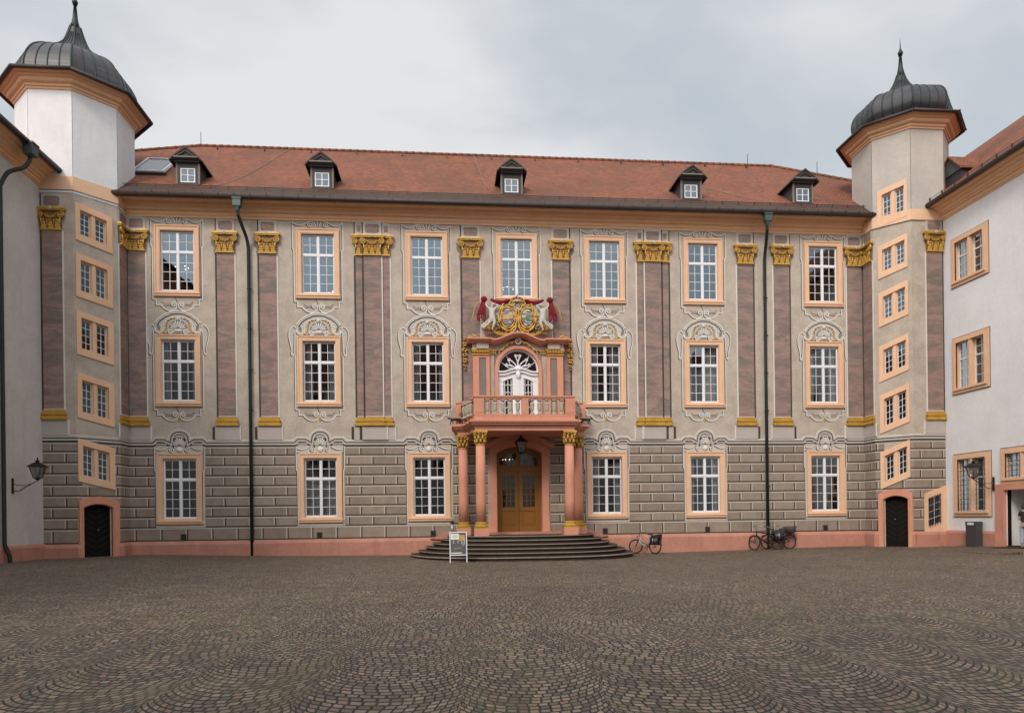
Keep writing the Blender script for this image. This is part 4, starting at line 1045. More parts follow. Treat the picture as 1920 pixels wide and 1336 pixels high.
for s in (-1, 1):
    gd.box(*sorted((s*1.34, s*2.18)), -0.30, -0.24, 9.34, 9.38); gd.box(*sorted((s*1.32, s*2.22)), -0.34, -0.001, 9.56, 9.62)
    gd.box(*sorted((s*1.36, s*2.16)), -0.26, -0.24, 9.38, 9.56, 'gilding_dark')
    for i in range(11): gd.tube([(s*(1.39+i*0.075), -0.27, 9.39), (s*(1.39+i*0.075), -0.31, 9.55)], [0.022, 0.032], 6)
    gd.box(*sorted((s*1.0, s*1.33)), -0.2, -0.15, 9.54, 9.6); 
    for i in range(4): gd.ball((s*(1.08+i*0.08), -0.2, 9.45-0.0*i), (0.035, 0.03, 0.06), 6)
    # hanging fruit drops beside the cornice
    fd = MB('gilding'); fd.M = T(CX, 0, 0)
    for k, (z, r) in enumerate(((9.86, 0.13), (9.60, 0.15), (9.36, 0.13), (9.10, 0.14), (8.86, 0.09), (8.70, 0.06), (10.12, 0.10))):
        for j in range(6):
            a = j*1.05+k; fd.ball((s*2.52+r*0.6*cos(a), -0.12, z+r*0.5*sin(a)), (r*0.42, 0.06, r*0.38), 6, 'gilding' if j % 3 else 'gilding_dark')
    fd.build('fruit_drop', bpo)
    for j in range(8): gd.ball((s*(1.95+0.05*j), -0.42, 10.10+0.03*((j*5) % 3)+0.10*math.exp(-((j-3)/1.6)**2)), (0.05, 0.05, 0.05), 6)
# rocaille over the arch
for s in (-1, 1):
    pth = smooth_path([(0.05, 9.98), (0.30, 9.95), (0.52, 9.84), (0.72, 9.66), (0.90, 9.50)], 4)
    gd.tube([(s*x, -0.3, z) for x, z in pth], 0.028, 6)
    for i, (x, z) in enumerate(pth[::2]): gd.ball((s*x, -0.3, z-0.06+0.03*(i % 2)), (0.05, 0.03, 0.045), 6, 'gilding_dark' if i % 2 else 'gilding')
gd.build('gilded_ornament', bpo)
oo = MB('painted_light'); oo.M = T(CX, 0, 0); oo.ball((0, -0.32, 9.98), (0.15, 0.06, 0.10), 12, 'shield_rose'); oo.torus((0, -0.33, 9.98), 0.13, 0.025, 'Y', 16, 5); oo.build('medallion', bpo)
# white door
wd = MB('white_paint'); wd.M = T(CX, 0.02, 0)
def arcp(r, n=18): return [(-r*cos(pi*i/n), 8.68+r*sin(pi*i/n)) for i in range(n+1)]
wd.prism([(-0.97, 6.07)]+arcp(0.97)+[(0.97, 6.07), (0.90, 6.07)]+arcp(0.90)[::-1]+[(-0.90, 6.07)], -0.10, 0.10)
wd.box(-0.90, -0.70, -0.06, 0.05, 6.07, 8.30); wd.box(0.70, 0.90, -0.06, 0.05, 6.07, 8.30); wd.box(-0.27, 0.27, -0.09, 0.05, 6.07, 8.30)
wd.box(-0.06, 0.06, -0.14, -0.09, 6.07, 8.25); 
for s in (-1, 1): wd.box(*sorted((s*0.14, s*0.17)), -0.11, -0.09, 6.2, 8.2)
hood = smooth_path([(-0.95, 8.44), (-0.6, 8.46), (-0.3, 8.56), (0, 8.60), (0.3, 8.56), (0.6, 8.46), (0.95, 8.44)], 3)
wd.ribbon(hood, -0.04, 0.10, 0.0, 0.16); wd.ribbon(hood, 0.10, 0.16, 0.0, 0.24)
wd.prism([(-0.90, 8.18), (-0.74, 8.12), (-0.5, 8.24), (-0.27, 8.30), (0.27, 8.30), (0.5, 8.24), (0.74, 8.12), (0.90, 8.18), (0.90, 8.5), (-0.90, 8.5)], -0.08, 0.05)
wd.ball((0, -0.14, 8.72), (0.20, 0.10, 0.16), 10); wd.ball((0, -0.16, 8.45), (0.12, 0.08, 0.2), 10)
for s in (-1, 1):
    for k, (ang0, l) in enumerate(((78, 0.72), (52, 0.60), (24, 0.56))):
        a = radians(ang0); dx, dz = cos(a), sin(a)
        pth = smooth_path([(0.10*dx, 8.74+0.08*dz), (dx*l*.5-dz*.06, 8.72+dz*l*.5+.02), (dx*l, 8.70+dz*l)], 4)
        wd.tube([(s*x, -0.04, z) for x, z in pth], 0.032, 6)
        sp = spiral(dx*l+0.055*dz*(1 if k else -1), 8.70+dz*l-0.02, 0.085, 1.3, a+pi/2, -1 if k else 1, 14)
        wd.tube([(s*x, -0.04, z) for x, z in sp], 0.022, 6)
        if k: wd.tube([(s*dx*l*0.3, -0.04, 8.72+dz*l*0.2), (s*(dx*l*0.75+0.09), -0.04, 8.66+dz*l*0.6), (s*(dx*0.86), -0.04, 8.69+dz*0.86)], 0.02, 5)
    for xx in (0.33, 0.64): wd.box(*sorted((s*xx-.015, s*xx+.015)), -0.03, 0.03, 6.07, 8.26)
    wd.box(*sorted((s*0.27, s*0.70)), -0.03, 0.03, 6.07, 6.25)
    wd.box(*sorted((s*0.472, s*0.50)), -0.03, 0.03, 6.2, 8.3)
    for k in range(5):
        z = 6.55+k*0.36
        wd.tube([(s*x, -0.01, z+0.035*cos(2*pi*(x-0.27)/0.215)) for x in [0.27+0.43*t/10 for t in range(11)]], 0.018, 5)
wd.build('balcony_door', bpo)
gl = MB('window_glass'); gl.M = T(CX, 0.05, 0); gl.prism([(-0.95, 6.07)]+arcp(0.95)+[(0.95, 6.07)], 0.0, 0.004); gl.build('pane', bpo)

# ------------------------------------------------------------------ balcony portico
portico = thing('balcony_portico', 'salmon balcony carried by four gilded-capital columns over the entrance', 'balcony', (CX, 0, 0))
def column_parts(parent, x, y, r, z0, z1):
    sh = MB('salmon'); zs0, zs1 = z0+0.62, z1-0.60
    sh.lathe(x, y, [(r, zs0), (r*1.0, zs0+0.9), (r*0.97, zs0+1.8), (r*0.88, zs1)], 28)
    o = sh.build('column', parent)
    b = MB('ochre'); b.lathe(x, y, [(r*1.28, z0+0.40), (r*1.32, z0+0.44), (r*1.28, z0+0.49), (r*1.12, z0+0.50), (r*1.1, z0+0.53), (r*1.18, z0+0.56), (r*1.16, z0+0.60), (r*1.02, z0+0.62)], 28)
    b.box(x-r*1.34, x+r*1.34, y-r*1.34, y+r*1.34, z0+0.33, z0+0.40)
    b.build('base', o)
    p = MB('salmon'); p.box(x-r*1.42, x+r*1.42, y-r*1.42, y+r*1.42, z0, z0+0.33); p.build('pedestal', o)
    c = MB('gilding'); zc = zs1
    c.lathe(x, y, [(r*0.92, zc-0.03), (r*1.0, zc), (r*0.92, zc+0.03)], 24)
    c.lathe(x, y, [(r*0.84, zc+0.03), (r*0.86, zc+0.25), (r*1.0, zc+0.42), (r*1.18, zc+0.50)], 20, 'gilding_dark')
    for ring, (n, zz, rr, h) in enumerate(((8, zc+0.05, r*0.92, 0.17), (8, zc+0.20, r*0.95, 0.18))):
        for k in range(n):
            a = 2*pi*(k+0.5*ring)/n; ca, sa = cos(a), sin(a)
            c.tube([(x+ca*rr, y+sa*rr, zz), (x+ca*rr*1.08, y+sa*rr*1.08, zz+h*0.6), (x+ca*rr*1.28, y+sa*rr*1.28, zz+h), (x+ca*rr*1.34, y+sa*rr*1.34, zz+h*0.85)], [0.05, 0.055, 0.035, 0.015], 6)
    for k in range(4):
        a = pi/4+k*pi/2; ca, sa = cos(a), sin(a)
        c.M = T(x+ca*r*1.25, y+sa*r*1.25, zc+0.44) @ RZ(a)
        c.tube([(q[0], 0, q[1]) for q in spiral(0, 0, 0.085, 1.5, radians(100), -1, 14)], 0.024, 6); c.ball((0, 0, 0), 0.04, 6)
        c.M = T(x, y, 0) @ RZ(k*pi/2); c.ball((0, -r*1.2, zc+0.54), (0.05, 0.04, 0.05), 8)
        for s in (-1, 1): c.tube([(s*0.04, -r*1.0, zc+0.3), (s*0.09, -r*1.12, zc+0.44), (s*0.05, -r*1.2, zc+0.48)], 0.02, 5)
        c.M = I4
    n = 24; pts = []
    for k in range(4):
        for t in (-1, -0.5, 0, 0.5, 1):
            w_ = r*1.36; yy = -w_+ (1-t*t)*0.06; p = RZ(k*pi/2) @ Vector((t*w_*0.98, yy, 0)); pts.append((x+p.x, y+p.y))
    c.vprism(pts, zc+0.51, zc+0.60)
    c.build('capital', o)
    return o
YF, YS = -2.54, -0.78
column_parts(portico, -1.96, YF, 0.225, 0.86, 5.47); column_parts(portico, 1.98, YF, 0.225, 0.86, 5.47)
column_parts(portico, -2.68, YS, 0.225, 0.86, 5.47); column_parts(portico, 2.70, YS, 0.225, 0.86, 5.47)
# plan of the slab: straight front, concave quarter curves, square ends at the wall
def plan(off):
    a = [(-2.98-off, -0.0), (-2.98-off, -1.08-off*0.9), (-2.62-off*.8, -1.14-off*0.9)]
    cv = smooth_path([(-2.62-off*.8, -1.14-off*.9), (-2.42-off*.9, -1.5-off*.9), (-2.40-off*.95, -1.95-off*.7), (-2.26-off, -2.30-off*0.3)], 4)[1:]
    b = [(-2.26-off, -2.78-off)]
    left = a+cv+b
    return left+[(-x, y) for x, y in left[::-1]]
en = MB('salmon')
for off, z0, z1 in ((-0.06, 5.47, 5.60), (-0.03, 5.60, 5.68), (0.04, 5.68, 5.72), (0.10, 5.72, 5.79), (0.16, 5.79, 5.84), (0.20, 5.84, 5.90), (0.14, 5.90, 5.94), (-0.04, 5.94, 6.12)):
    en.vprism(plan(off)[::-1], z0, z1)
en.build('slab', portico)
POST = [(-2.02, -2.62, 0.22), (0.02, -2.62, 0.15), (2.02, -2.62, 0.22), (-2.88, -0.95, 0.13), (2.88, -0.95, 0.13), (-2.88, -0.13, 0.12), (2.88, -0.13, 0.12)]
rail = MB('salmon')
rp = plan(-0.02); 
def inset_path(off): 
    p = plan(off); return p
outer_ = plan(-0.04); inner_ = plan(-0.34)
def ring_prism(mb, A, B, z0, z1):
    n = len(A)
    for i in range(n-1):
        a, b, c, d = A[i], A[i+1], B[i+1], B[i]
        mb.add([(a[0], a[1], z0), (b[0], b[1], z0), (c[0], c[1], z0), (d[0], d[1], z0), (a[0], a[1], z1), (b[0], b[1], z1), (c[0], c[1], z1), (d[0], d[1], z1)],
               [(0, 3, 2, 1), (4, 5, 6, 7), (0, 1, 5, 4), (2, 3, 7, 6)]+([(3, 0, 4, 7)] if i == 0 else [])+([(1, 2, 6, 5)] if i == n-2 else []))
ring_prism(rail, plan(-0.05), plan(-0.31), 6.86, 6.93); ring_prism(rail, plan(-0.01), plan(-0.35), 6.93, 7.0)
rail.build('handrail', portico)
br = MB('salmon'); ring_prism(br, plan(-0.03), plan(-0.33), 6.12, 6.18); br.build('bottom_rail', portico)
for (x, y, h) in POST:
    pm = MB('salmon'); pm.box(x-h, x+h, y-0.14, y+0.14, 6.18, 6.86)
    if h > 0.2: pm.box(x-h+.06, x+h-.06, y-0.155, y-0.14, 6.26, 6.78)
    pm.build('post', portico)
def baluster_mesh():
    b = MB('baluster_stone')
    pr_ = [(r*1.18, z) for r, z in [(0.085, 0), (0.085, 0.07), (0.05, 0.10), (0.045, 0.13), (0.065, 0.17), (0.078, 0.24), (0.082, 0.32), (0.088, 0.42), (0.092, 0.48), (0.055, 0.53), (0.045, 0.56), (0.06, 0.58), (0.085, 0.60), (0.085, 0.68)]]
    b.lathe(0, 0, pr_, 8, a0=pi/8, smooth=False); b.box(-0.09, 0.09, -0.09, 0.09, 0, 0.05); b.box(-0.09, 0.09, -0.09, 0.09, 0.63, 0.68)
    return b
spots = []
for (a, b) in ((-1.80, -0.13), (0.17, 1.80)):
    n = 5
    for i in range(n): spots.append((a+(b-a)*(i+0.5)/n, -2.62, 0))
side = plan(-0.18)
for s in (-1, 1):
    for (x, y, r) in ((-2.62, -1.30, 0.9), (-2.50, -1.58, 1.1), (-2.44, -1.86, 1.3), (-2.34, -2.13, 1.2)): spots.append((x if s < 0 else -x, y, r))
    for y in (-0.33, -0.55, -0.75): spots.append((s*2.88, y, 0))
b0 = None
for (x, y, r) in spots:
    if b0 is None: b0 = baluster_mesh().build('baluster', portico); o = b0
    else: o = b0.copy(); COL.objects.link(o); o.parent = portico
    o.location = (x, y, 6.18); o.rotation_euler = (0, 0, r)

# ------------------------------------------------------------------ entrance steps
steps = thing('entrance_steps', 'broad dark stone flight of curved steps leading up to the wooden door', 'steps', (CX, 0, 0))
def step_plan(a, b, n=26, e=2.6):
    pts = []
    for i in range(n+1):
        t = pi*i/n; cx_, sy_ = -cos(t), sin(t)
        pts.append((a*math.copysign(abs(cx_)**(2/e), cx_), -b*abs(sy_)**(2/e)))
    return pts
for k in range(6):
    a, b = 5.15-0.34*k, 5.3-0.36*k; z1 = -0.1+0.163*(k+1); 
    P = step_plan(a-0.05, b-0.05); Q = step_plan(a, b)
    m_ = MB('step_stone')
    m_.vprism([(x, y) for x, y in P], -0.45, z1-0.055); m_.vprism(Q, z1-0.055, z1-0.012, 'step_stone'); m_.vprism(step_plan(a-0.015, b-0.015), z1-0.012, z1)
    rr = [(x, y, z1-0.02) for x, y in Q]
    m_.tube(rr, 0.019 if k else 0.026, 6, 'step_edge')
    m_.build('step', steps)
t_ = MB('salmon_plinth'); t_.box(-1.9, 1.9, -0.75, 0.5, 0.86, 0.985); t_.build('threshold', steps)

# ------------------------------------------------------------------ towers
def oct_pts(R_, z): return [(R_*cos(radians(22.5+45*k)), R_*sin(radians(22.5+45*k)), z) for k in range(8)]
def tower(name, label, cx, cy, s, sg, wins, drum_mat, band, dome, eaveR, wtop, ux, zplinth):
    root = thing(name, label, 'tower', (cx, cy, 0))
    ap = s*(1+sqrt(2))/2; R0 = s*(1+sqrt(2))/2/cos(radians(22.5))
    Mir = Matrix.Scale(sg, 4, (1, 0, 0))
    def face(th): return Mir @ RZ(radians(th)) @ T(-s/2, -ap, 0)
    w = MB('stone_plaster')
    # plain faces
    for th in (0, 90, -45):
        w.M = face(th); w.quad((0, 0, -0.4), (s, 0, -0.4), (s, 0, 15.9), (0, 0, 15.9))
    # diagonal face with slanting openings
    w.M = face(45); ua, ub = ux
    door = (ua-0.02, ub+0.10, 2.42)
    w.quad((0, 0, -0.4), (ua, 0, -0.4), (ua, 0, 17.9), (0, 0, 17.9)); w.quad((ub, 0, -0.4), (s, 0, -0.4), (s, 0, 17.9), (ub, 0, 17.9))
    prev = (2.55, 2.55)
    for (zt, zb, k) in sorted(wins, key=lambda q: q[1]):
        lo = (zb+0.30-k*ua, zb+0.30-k*ub); hi = (zt-0.26-k*ua, zt-0.26-k*ub)
        w.quad((ua, 0, prev[0]), (ub, 0, prev[1]), (ub, 0, lo[1]), (ua, 0, lo[0])); prev = hi
    w.quad((ua, 0, prev[0]), (ub, 0, prev[1]), (ub, 0, 17.9), (ua, 0, 17.9))
    w.M = I4
    w.build('wall', root)
    # drum above the band
    dmesh = MB(drum_mat); dmesh.M = Mir
    wz = wtop
    for k in range(8):
        th = 45*k
        a0 = 15.6
        dmesh.M = face(th)
        if th == 45 and any(q[1] > 15 for q in wins):
            zt, zb, kk = [q for q in wins if q[1] > 15][0]
            lo = (zb+0.30-kk*ua, zb+0.30-kk*ub); hi = (zt-0.26-kk*ua, zt-0.26-kk*ub)
            dmesh.quad((0, -0.02, a0), (ua, -0.02, a0), (ua, -0.02, wz), (0, -0.02, wz)); dmesh.quad((ub, -0.02, a0), (s, -0.02, a0), (s, -0.02, wz), (ub, -0.02, wz))
            dmesh.quad((ua, -0.02, a0), (ub, -0.02, a0), (ub, -0.02, min(lo[1], lo[0])), (ua, -0.02, lo[0])); dmesh.quad((ua, -0.02, hi[0]), (ub, -0.02, hi[1]), (ub, -0.02, wz), (ua, -0.02, wz))
        else: dmesh.quad((0, -0.02, a0), (s, -0.02, a0), (s, -0.02, wz), (0, -0.02, wz))
    dmesh.build('drum', root)
    bd = MB('peach'); 
    for k in (0, 45, 90):
        bd.M = face(k)
        if sg > 0 or True:
            bd.box(-0.02, s+0.02, -0.035, -0.021, band[0], band[1])
            bd.box(-0.02, s+0.02, -0.045, -0.005, band[0]-0.03, band[0], 'painted_grey')
    bd.build('band', root)
    # interior core so openings read dark
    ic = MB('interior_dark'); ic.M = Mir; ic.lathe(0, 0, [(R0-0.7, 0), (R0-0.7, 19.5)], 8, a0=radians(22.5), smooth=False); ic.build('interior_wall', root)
    # windows
    for (zt, zb, k) in wins:
        H = zt-zb; ua0, ub0 = ux; cxw = 0.0
        o0, o1 = (0.06, s-0.24) if sg > 0 else (0.16, s-0.22)
        def Sh(p): return (p[0], p[1], p[2]-k*p[0])
        def shbox(mb, x0, x1, y0, y1, z0, z1, m=None):
            vs = [(x0,y0,z0),(x1,y0,z0),(x1,y1,z0),(x0,y1,z0),(x0,y0,z1),(x1,y0,z1),(x1,y1,z1),(x0,y1,z1)]
            mb.add([Sh(v) for v in vs], [(0,3,2,1),(4,5,6,7),(0,1,5,4),(1,2,6,5),(2,3,7,6),(3,0,4,7)], m)
        a, b = zb, zt
        sm = MB('peach')
        za, zc = a+0.30, b-0.26
        shbox(sm, o0, ua0, -0.05, -0.001, a, b); shbox(sm, ub0, o1, -0.05, -0.001, a, b); shbox(sm, ua0, ub0, -0.05, -0.001, zc, b); shbox(sm, ua0, ub0, -0.05, -0.001, a, za)
        # splayed reveal and mullion
        mid = (ua0+ub0)/2
        shbox(sm, ua0-0.02, ua0, -0.04, 0.22, za, zc); shbox(sm, ub0, ub0+0.02, -0.04, 0.22, za, zc); shbox(sm, ua0, ub0, -0.04, 0.22, zc, zc+0.02); shbox(sm, ua0, ub0, -0.04, 0.22, za-0.02, za)
        shbox(sm, mid-0.07, mid+0.07, 0.0, 0.2, za, zc)
        for (c0, c1) in ((ua0, mid-0.07), (mid+0.07, ub0)):
            shbox(sm, c0, c0+0.04, 0.06, 0.2, za, zc); shbox(sm, c1-0.04, c1, 0.06, 0.2, za, zc); shbox(sm, c0+.04, c1-.04, 0.06, 0.2, zc-0.05, zc)
        wo_ = sm.build('window', root); wo_.matrix_local = face(45)
        cs = MB('white_paint'); gm = MB('tower_glass')
        for (c0, c1) in ((ua0+0.04, mid-0.11), (mid+0.11, ub0-0.04)):
            y0, y1 = 0.13, 0.17; zz0, zz1 = za, zc-0.05; f_ = 0.028
            shbox(cs, c0, c0+f_, y0, y1, zz0, zz1); shbox(cs, c1-f_, c1, y0, y1, zz0, zz1); shbox(cs, c0+f_, c1-f_, y0, y1, zz0, zz0+f_+.01); shbox(cs, c0+f_, c1-f_, y0, y1, zz1-f_, zz1)
            u = (c0+c1)/2; shbox(cs, u-0.011, u+0.011, y0+.005, y1, zz0, zz1)
            for j in range(1, 4): z = zz0+(zz1-zz0)*j/4; shbox(cs, c0, c1, y0+.007, y1, z-0.011, z+0.011)
            gm.add([Sh(v) for v in ((c0, 0.15, zz0), (c1, 0.15+random.uniform(-.01, .01), zz0), (c1, 0.15, zz1), (c0, 0.15, zz1))], [(0, 1, 2, 3)])
        cs.build('casement', wo_); gm.build('pane', wo_)
    # door at the foot of the diagonal face
    ds = MB('salmon'); ds.M = face(45)
    e0, e1 = 0.06, s-0.12; i0, i1 = ua-0.02, ub+0.06
    mid = (i0+i1)/2; hw_ = (i1-i0)/2; ow_ = (e1-e0)/2; mo = (e0+e1)/2
    ia = [(mid+x, z) for x, z in seg_arch(hw_, 2.30, 2.46)]; oa = [(mo+x, z) for x, z in seg_arch(ow_, 2.56, 2.80)]
    ds.prism([(e0, -0.3)]+oa+[(e1, -0.3), (i1, -0.3)]+ia[::-1]+[(i0, -0.3)], -0.14, -0.001)
    ds.ribbon(ia, 0.0, 0.05, 0.3, 0.42); ds.box(i0-0.03, i0, -0.12, 0.3, -0.3, 2.32); ds.box(i1, i1+0.03, -0.12, 0.3, -0.3, 2.32)
    ds.ribbon([(i0, 0.3), (i0, 2.30)]+ia[1:-1]+[(i1, 2.30), (i1, 0.3)], 0.03, 0.07, -0.14, 0.03)
    do = ds.build('door_surround', root)
    dl = MB('dark_door'); dl.M = face(45); dl.box(i0, i1, 0.14, 0.2, -0.3, 2.5)
    dl.box(mid-0.01, mid+0.01, 0.125, 0.14, -0.3, 2.5)
    for j in range(9):   # diagonal boards
        for s2 in (-1, 1):
            z = 0.3+j*0.26
            dl.add([(mid+s2*0.02, 0.135, z), (mid+s2*hw_*0.95, 0.135, z+0.32), (mid+s2*hw_*0.95, 0.135, z+0.335), (mid+s2*0.02, 0.135, z+0.015)], [(0, 1, 2, 3)], 'iron')
    dl.ball((mid+0.08, 0.12, 1.35), 0.03, 6, 'grey_metal')
    dl.build('door', root)
    # plinth
    pl = MB('salmon_plinth')
    pl.M = face(0); run_profile(pl, prof, -0.06, s+0.05); pl.M = face(45); run_profile(pl, prof, -0.05, e0+0.02); pl.build('plinth', root)
    pl = MB('salmon_plinth')
    pl.M = face(45); run_profile(pl, prof, e1-0.02, s+0.05); pl.M = face(90); run_profile(pl, prof, -0.06, s+0.05); pl.build('plinth', root)
    # painted rustication and string course
    rbm = MB('rust_block')
    for th, ex in ((0, []), (45, [(e0-0.02, e1+0.02, 0, 2.2), (i0-0.02, i1+0.02, 0, 2.5)]+[(ua-0.02, ub+0.02, q[1]+0.30-q[2]*ub+0.03, q[0]-0.26-q[2]*ua-0.03) for q in wins if q[1] < 5]), (90, [])):
        rbm.M = face(th)
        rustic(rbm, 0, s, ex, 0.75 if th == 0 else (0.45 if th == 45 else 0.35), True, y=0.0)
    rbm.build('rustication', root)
    st = MB('painted_light')
    for th in (0, 45, 90):
        st.M = face(th); string_course(st, [(-0.01, 5.38), (s+0.01, 5.38)])
    st.build('string_course', root)
    # pilasters: one on the front face, one at the end of the return face
    xa_ = (-16.43 if sg > 0 else 22.85)
    pa = s/2-(0.0) if sg > 0 else s/2
    hwp = 0.40; ctr = (abs(-16.43)-abs(-16.43))  # placeholder
    cxA = (s/2-(16.43-16.43)) 
    xcen = (-16.43-cx)*0
    uA = {1: (-16.43 - cx) + s/2 + 0.02, -1: s/2 - (23.14-cx)}[sg]
    pilaster(root, uA, hwp, M0=face(0), light=1, z_sh=(6.43, 13.98))
    pilaster(root, 0.42, 0.36, M0=face(90), light=-1)
    # cornice, gutter
    cm = MB('peach_cornice'); cm.M = Mir
    k0 = R0/ap
    steps_ = [(R0+0.02, wtop-0.04), (R0+0.07, wtop-0.03), (R0+0.08, wtop+0.05), (R0+0.14, wtop+0.07), (R0+0.15, wtop+0.17), (R0+0.28, wtop+0.20), (R0+0.32, wtop+0.24), (R0+0.33, wtop+0.33), (R0+0.46, wtop+0.36), (R0+0.48, wtop+0.42), (eaveR-0.14, wtop+0.46), (eaveR-0.08, wtop+0.54)]
    cm.lathe(0, 0, steps_, 8, a0=radians(22.5), smooth=False); cm.build('cornice', root)
    gm = MB('gutter_metal'); gm.M = Mir
    pts = oct_pts(eaveR, wtop+0.50); pts.append(pts[0])
    for a_, b_ in zip(pts[:-1], pts[1:]): gm.tube([a_, b_], 0.075, 8)
    gm.lathe(0, 0, [(eaveR-0.10, wtop+0.50), (eaveR, wtop+0.56), (eaveR-0.05, wtop+0.60)], 8, a0=radians(22.5), smooth=False)
    gm.build('gutter', root)
    # onion dome
    dmm = MB('dome_metal'); dmm.M = Mir
    n = 8; prof_ = smooth_path(dome, 4)
    for i in range(len(prof_)-1):
        (r0, z0_), (r1_, z1_) = prof_[i], prof_[i+1]
        for k in range(8):
            for j in range(4):
                def P(r, z, t):
                    A = Vector((r*cos(radians(22.5+45*k)), r*sin(radians(22.5+45*k)), z)); B = Vector((r*cos(radians(67.5+45*k)), r*sin(radians(67.5+45*k)), z)); return tuple(A.lerp(B, t))
                dmm.tone = 0.5*random.random()**2*((((i//4)*7+k*3+j*5) % 5)/5.0) if r0 > 0.5 else 0
                dmm.add([P(r0, z0_, j/4), P(r0, z0_, (j+1)/4), P(r1_, z1_, (j+1)/4), P(r1_, z1_, j/4)], [(0, 1, 2, 3)])
    dmm.tone = 0
    dome_o = dmm.build('dome', root)
    sm_ = MB('copper_green'); sm_.M = Mir
    for k in range(8):
        for j in range(4):
            line_ = []
            for (r, z) in prof_:
                if r < 0.3 and j: break
                A = Vector((r*cos(radians(22.5+45*k)), r*sin(radians(22.5+45*k)), z)); B = Vector((r*cos(radians(67.5+45*k)), r*sin(radians(67.5+45*k)), z)); line_.append(tuple(A.lerp(B, j/4)))
            sm_.tube(line_, 0.042 if j == 0 else 0.03, 5)
    sm_.build('seam', dome_o)
    sp = MB('copper_green'); zt0 = dome[-1][1]; 
    zb_ = 25.15 if sg > 0 else 24.72
    sp.lathe(0, 0, [(dome[-1][0]+.03, zt0-0.1), (0.15, zt0+0.15), (0.11, zt0+0.35), (0.055, zb_-0.12), (0.10, zb_-0.12), (0.06, zb_-0.09)], 10)
    sp.ball((0, 0, zb_), 0.125, 12); sp.lathe(0, 0, [(0.07, zb_+0.1), (0.05, zb_+0.18), (0.03, zb_+0.25), (0.004, zb_+0.75)], 8)
    sp.build('spire', root)
    if sg < 0:
        for ch in root.children:
            if ch.name.split('.')[0] in ('dome', 'spire'): ch.location.x = 0.13
    return root, face, R0, ap
WL = [(15.26, 13.67, .155), (13.13, 11.27, .155), (10.69, 8.83, .18), (8.05, 6.14, .20), (5.27, 3.45, .235)]
WR = [(17.52, 15.76, .20), (14.95, 13.36, .27), (12.74, 11.10, .32), (10.23, 8.49, .36), (7.87, 6.02, .37), (5.20, 3.42, .43)]
domeL = [(3.02, 20.50), (2.72, 20.63), (2.50, 20.80), (2.46, 21.08), (2.34, 21.50), (2.06, 21.95), (1.66, 22.28), (1.20, 22.52), (0.82, 22.80), (0.52, 23.18), (0.33, 23.62), (0.20, 24.05)]
domeR = [(2.86, 20.38), (2.40, 20.50), (2.06, 20.62), (2.06, 20.78), (2.24, 21.08), (2.24, 21.52), (2.04, 21.92), (1.62, 22.20), (1.10, 22.40), (0.72, 22.62), (0.44, 22.98), (0.27, 23.32), (0.16, 23.65)]
tl = tower('stair_tower', 'white-topped stair tower with dark onion dome at the left corner of the yard', -16.43, .06, 1.75, 1, WL, 'white_wall', (15.72, 16.29), domeL, 3.02, 19.95, (0.24, 1.28), 0)
tr_ = tower('stair_tower', 'beige stair tower with dark onion dome at the right corner of the yard', 22.85, -.07, 1.65, -1, WR, 'beige_tower', (15.49, 16.0), domeR, 2.84, 19.82, (0.28, 1.24), 0)
# small barred window low on the front face of the right tower
root, face, R0, ap = tr_
M_ = face(0)
k = -0.30
sw = MB('peach'); 
def shb(mb, x0, x1, y0, y1, z0, z1, m=None, k=0.34, x_ref=0):
    vs = [(x0,y0,z0),(x1,y0,z0),(x1,y1,z0),(x0,y1,z0),(x0,y0,z1),(x1,y0,z1),(x1,y1,z1),(x0,y1,z1)]
    mb.add([(p[0], p[1], p[2]-k*(p[0]-x_ref)) for p in vs], [(0,3,2,1),(4,5,6,7),(0,1,5,4),(1,2,6,5),(2,3,7,6),(3,0,4,7)], m)
# canonical u runs towards the wing when decreasing: u = 1.65 at the tower's diagonal edge
u1_, u0_ = 1.36-0.2, 0.0
zt_, zb_ = 2.95, 1.2
shb(sw, 0.0, 0.36, -0.06, -0.001, 0.75, zt_); shb(sw, 1.0, 1.18, -0.06, -0.001, 1.1, zt_); shb(sw, 0.36, 1.0, -0.06, -0.001, zt_-0.28, zt_); shb(sw, 0.36, 1.0, -0.06, -0.001, 0.95, 1.30)
shb(sw, 0.0, 1.18, -0.05, -0.001, 0.60, 1.0)
so = sw.build('window', root); so.matrix_local = M_
dk = MB('interior_dark'); shb(dk, 0.36, 1.0, -0.012, -0.006, 1.30, zt_-0.28)
do_ = dk.build('pane', so)
cs = MB('white_paint')
for u in (0.38, 0.68, 0.98): shb(cs, u-0.012, u+0.012, -0.02, -0.012, 1.30, zt_-0.28)
for j in range(5): z = 1.32+j*0.33; shb(cs, 0.36, 1.0, -0.02, -0.012, z-0.012, z+0.012)
cs.build('casement', so)
gr = MB('iron')
for i in range(5): u = 0.42+i*0.13; gr.tube([(u, -0.08, 1.25-.34*u), (u, -0.08, zt_-0.25-.34*u)], 0.012, 5)
for j in range(7): z = 1.38+j*0.2; gr.tube([(0.34, -0.08, z-.34*.34), (1.02, -0.08, z-.34*1.02)], 0.010, 5)
gr.build('window_bars', so)

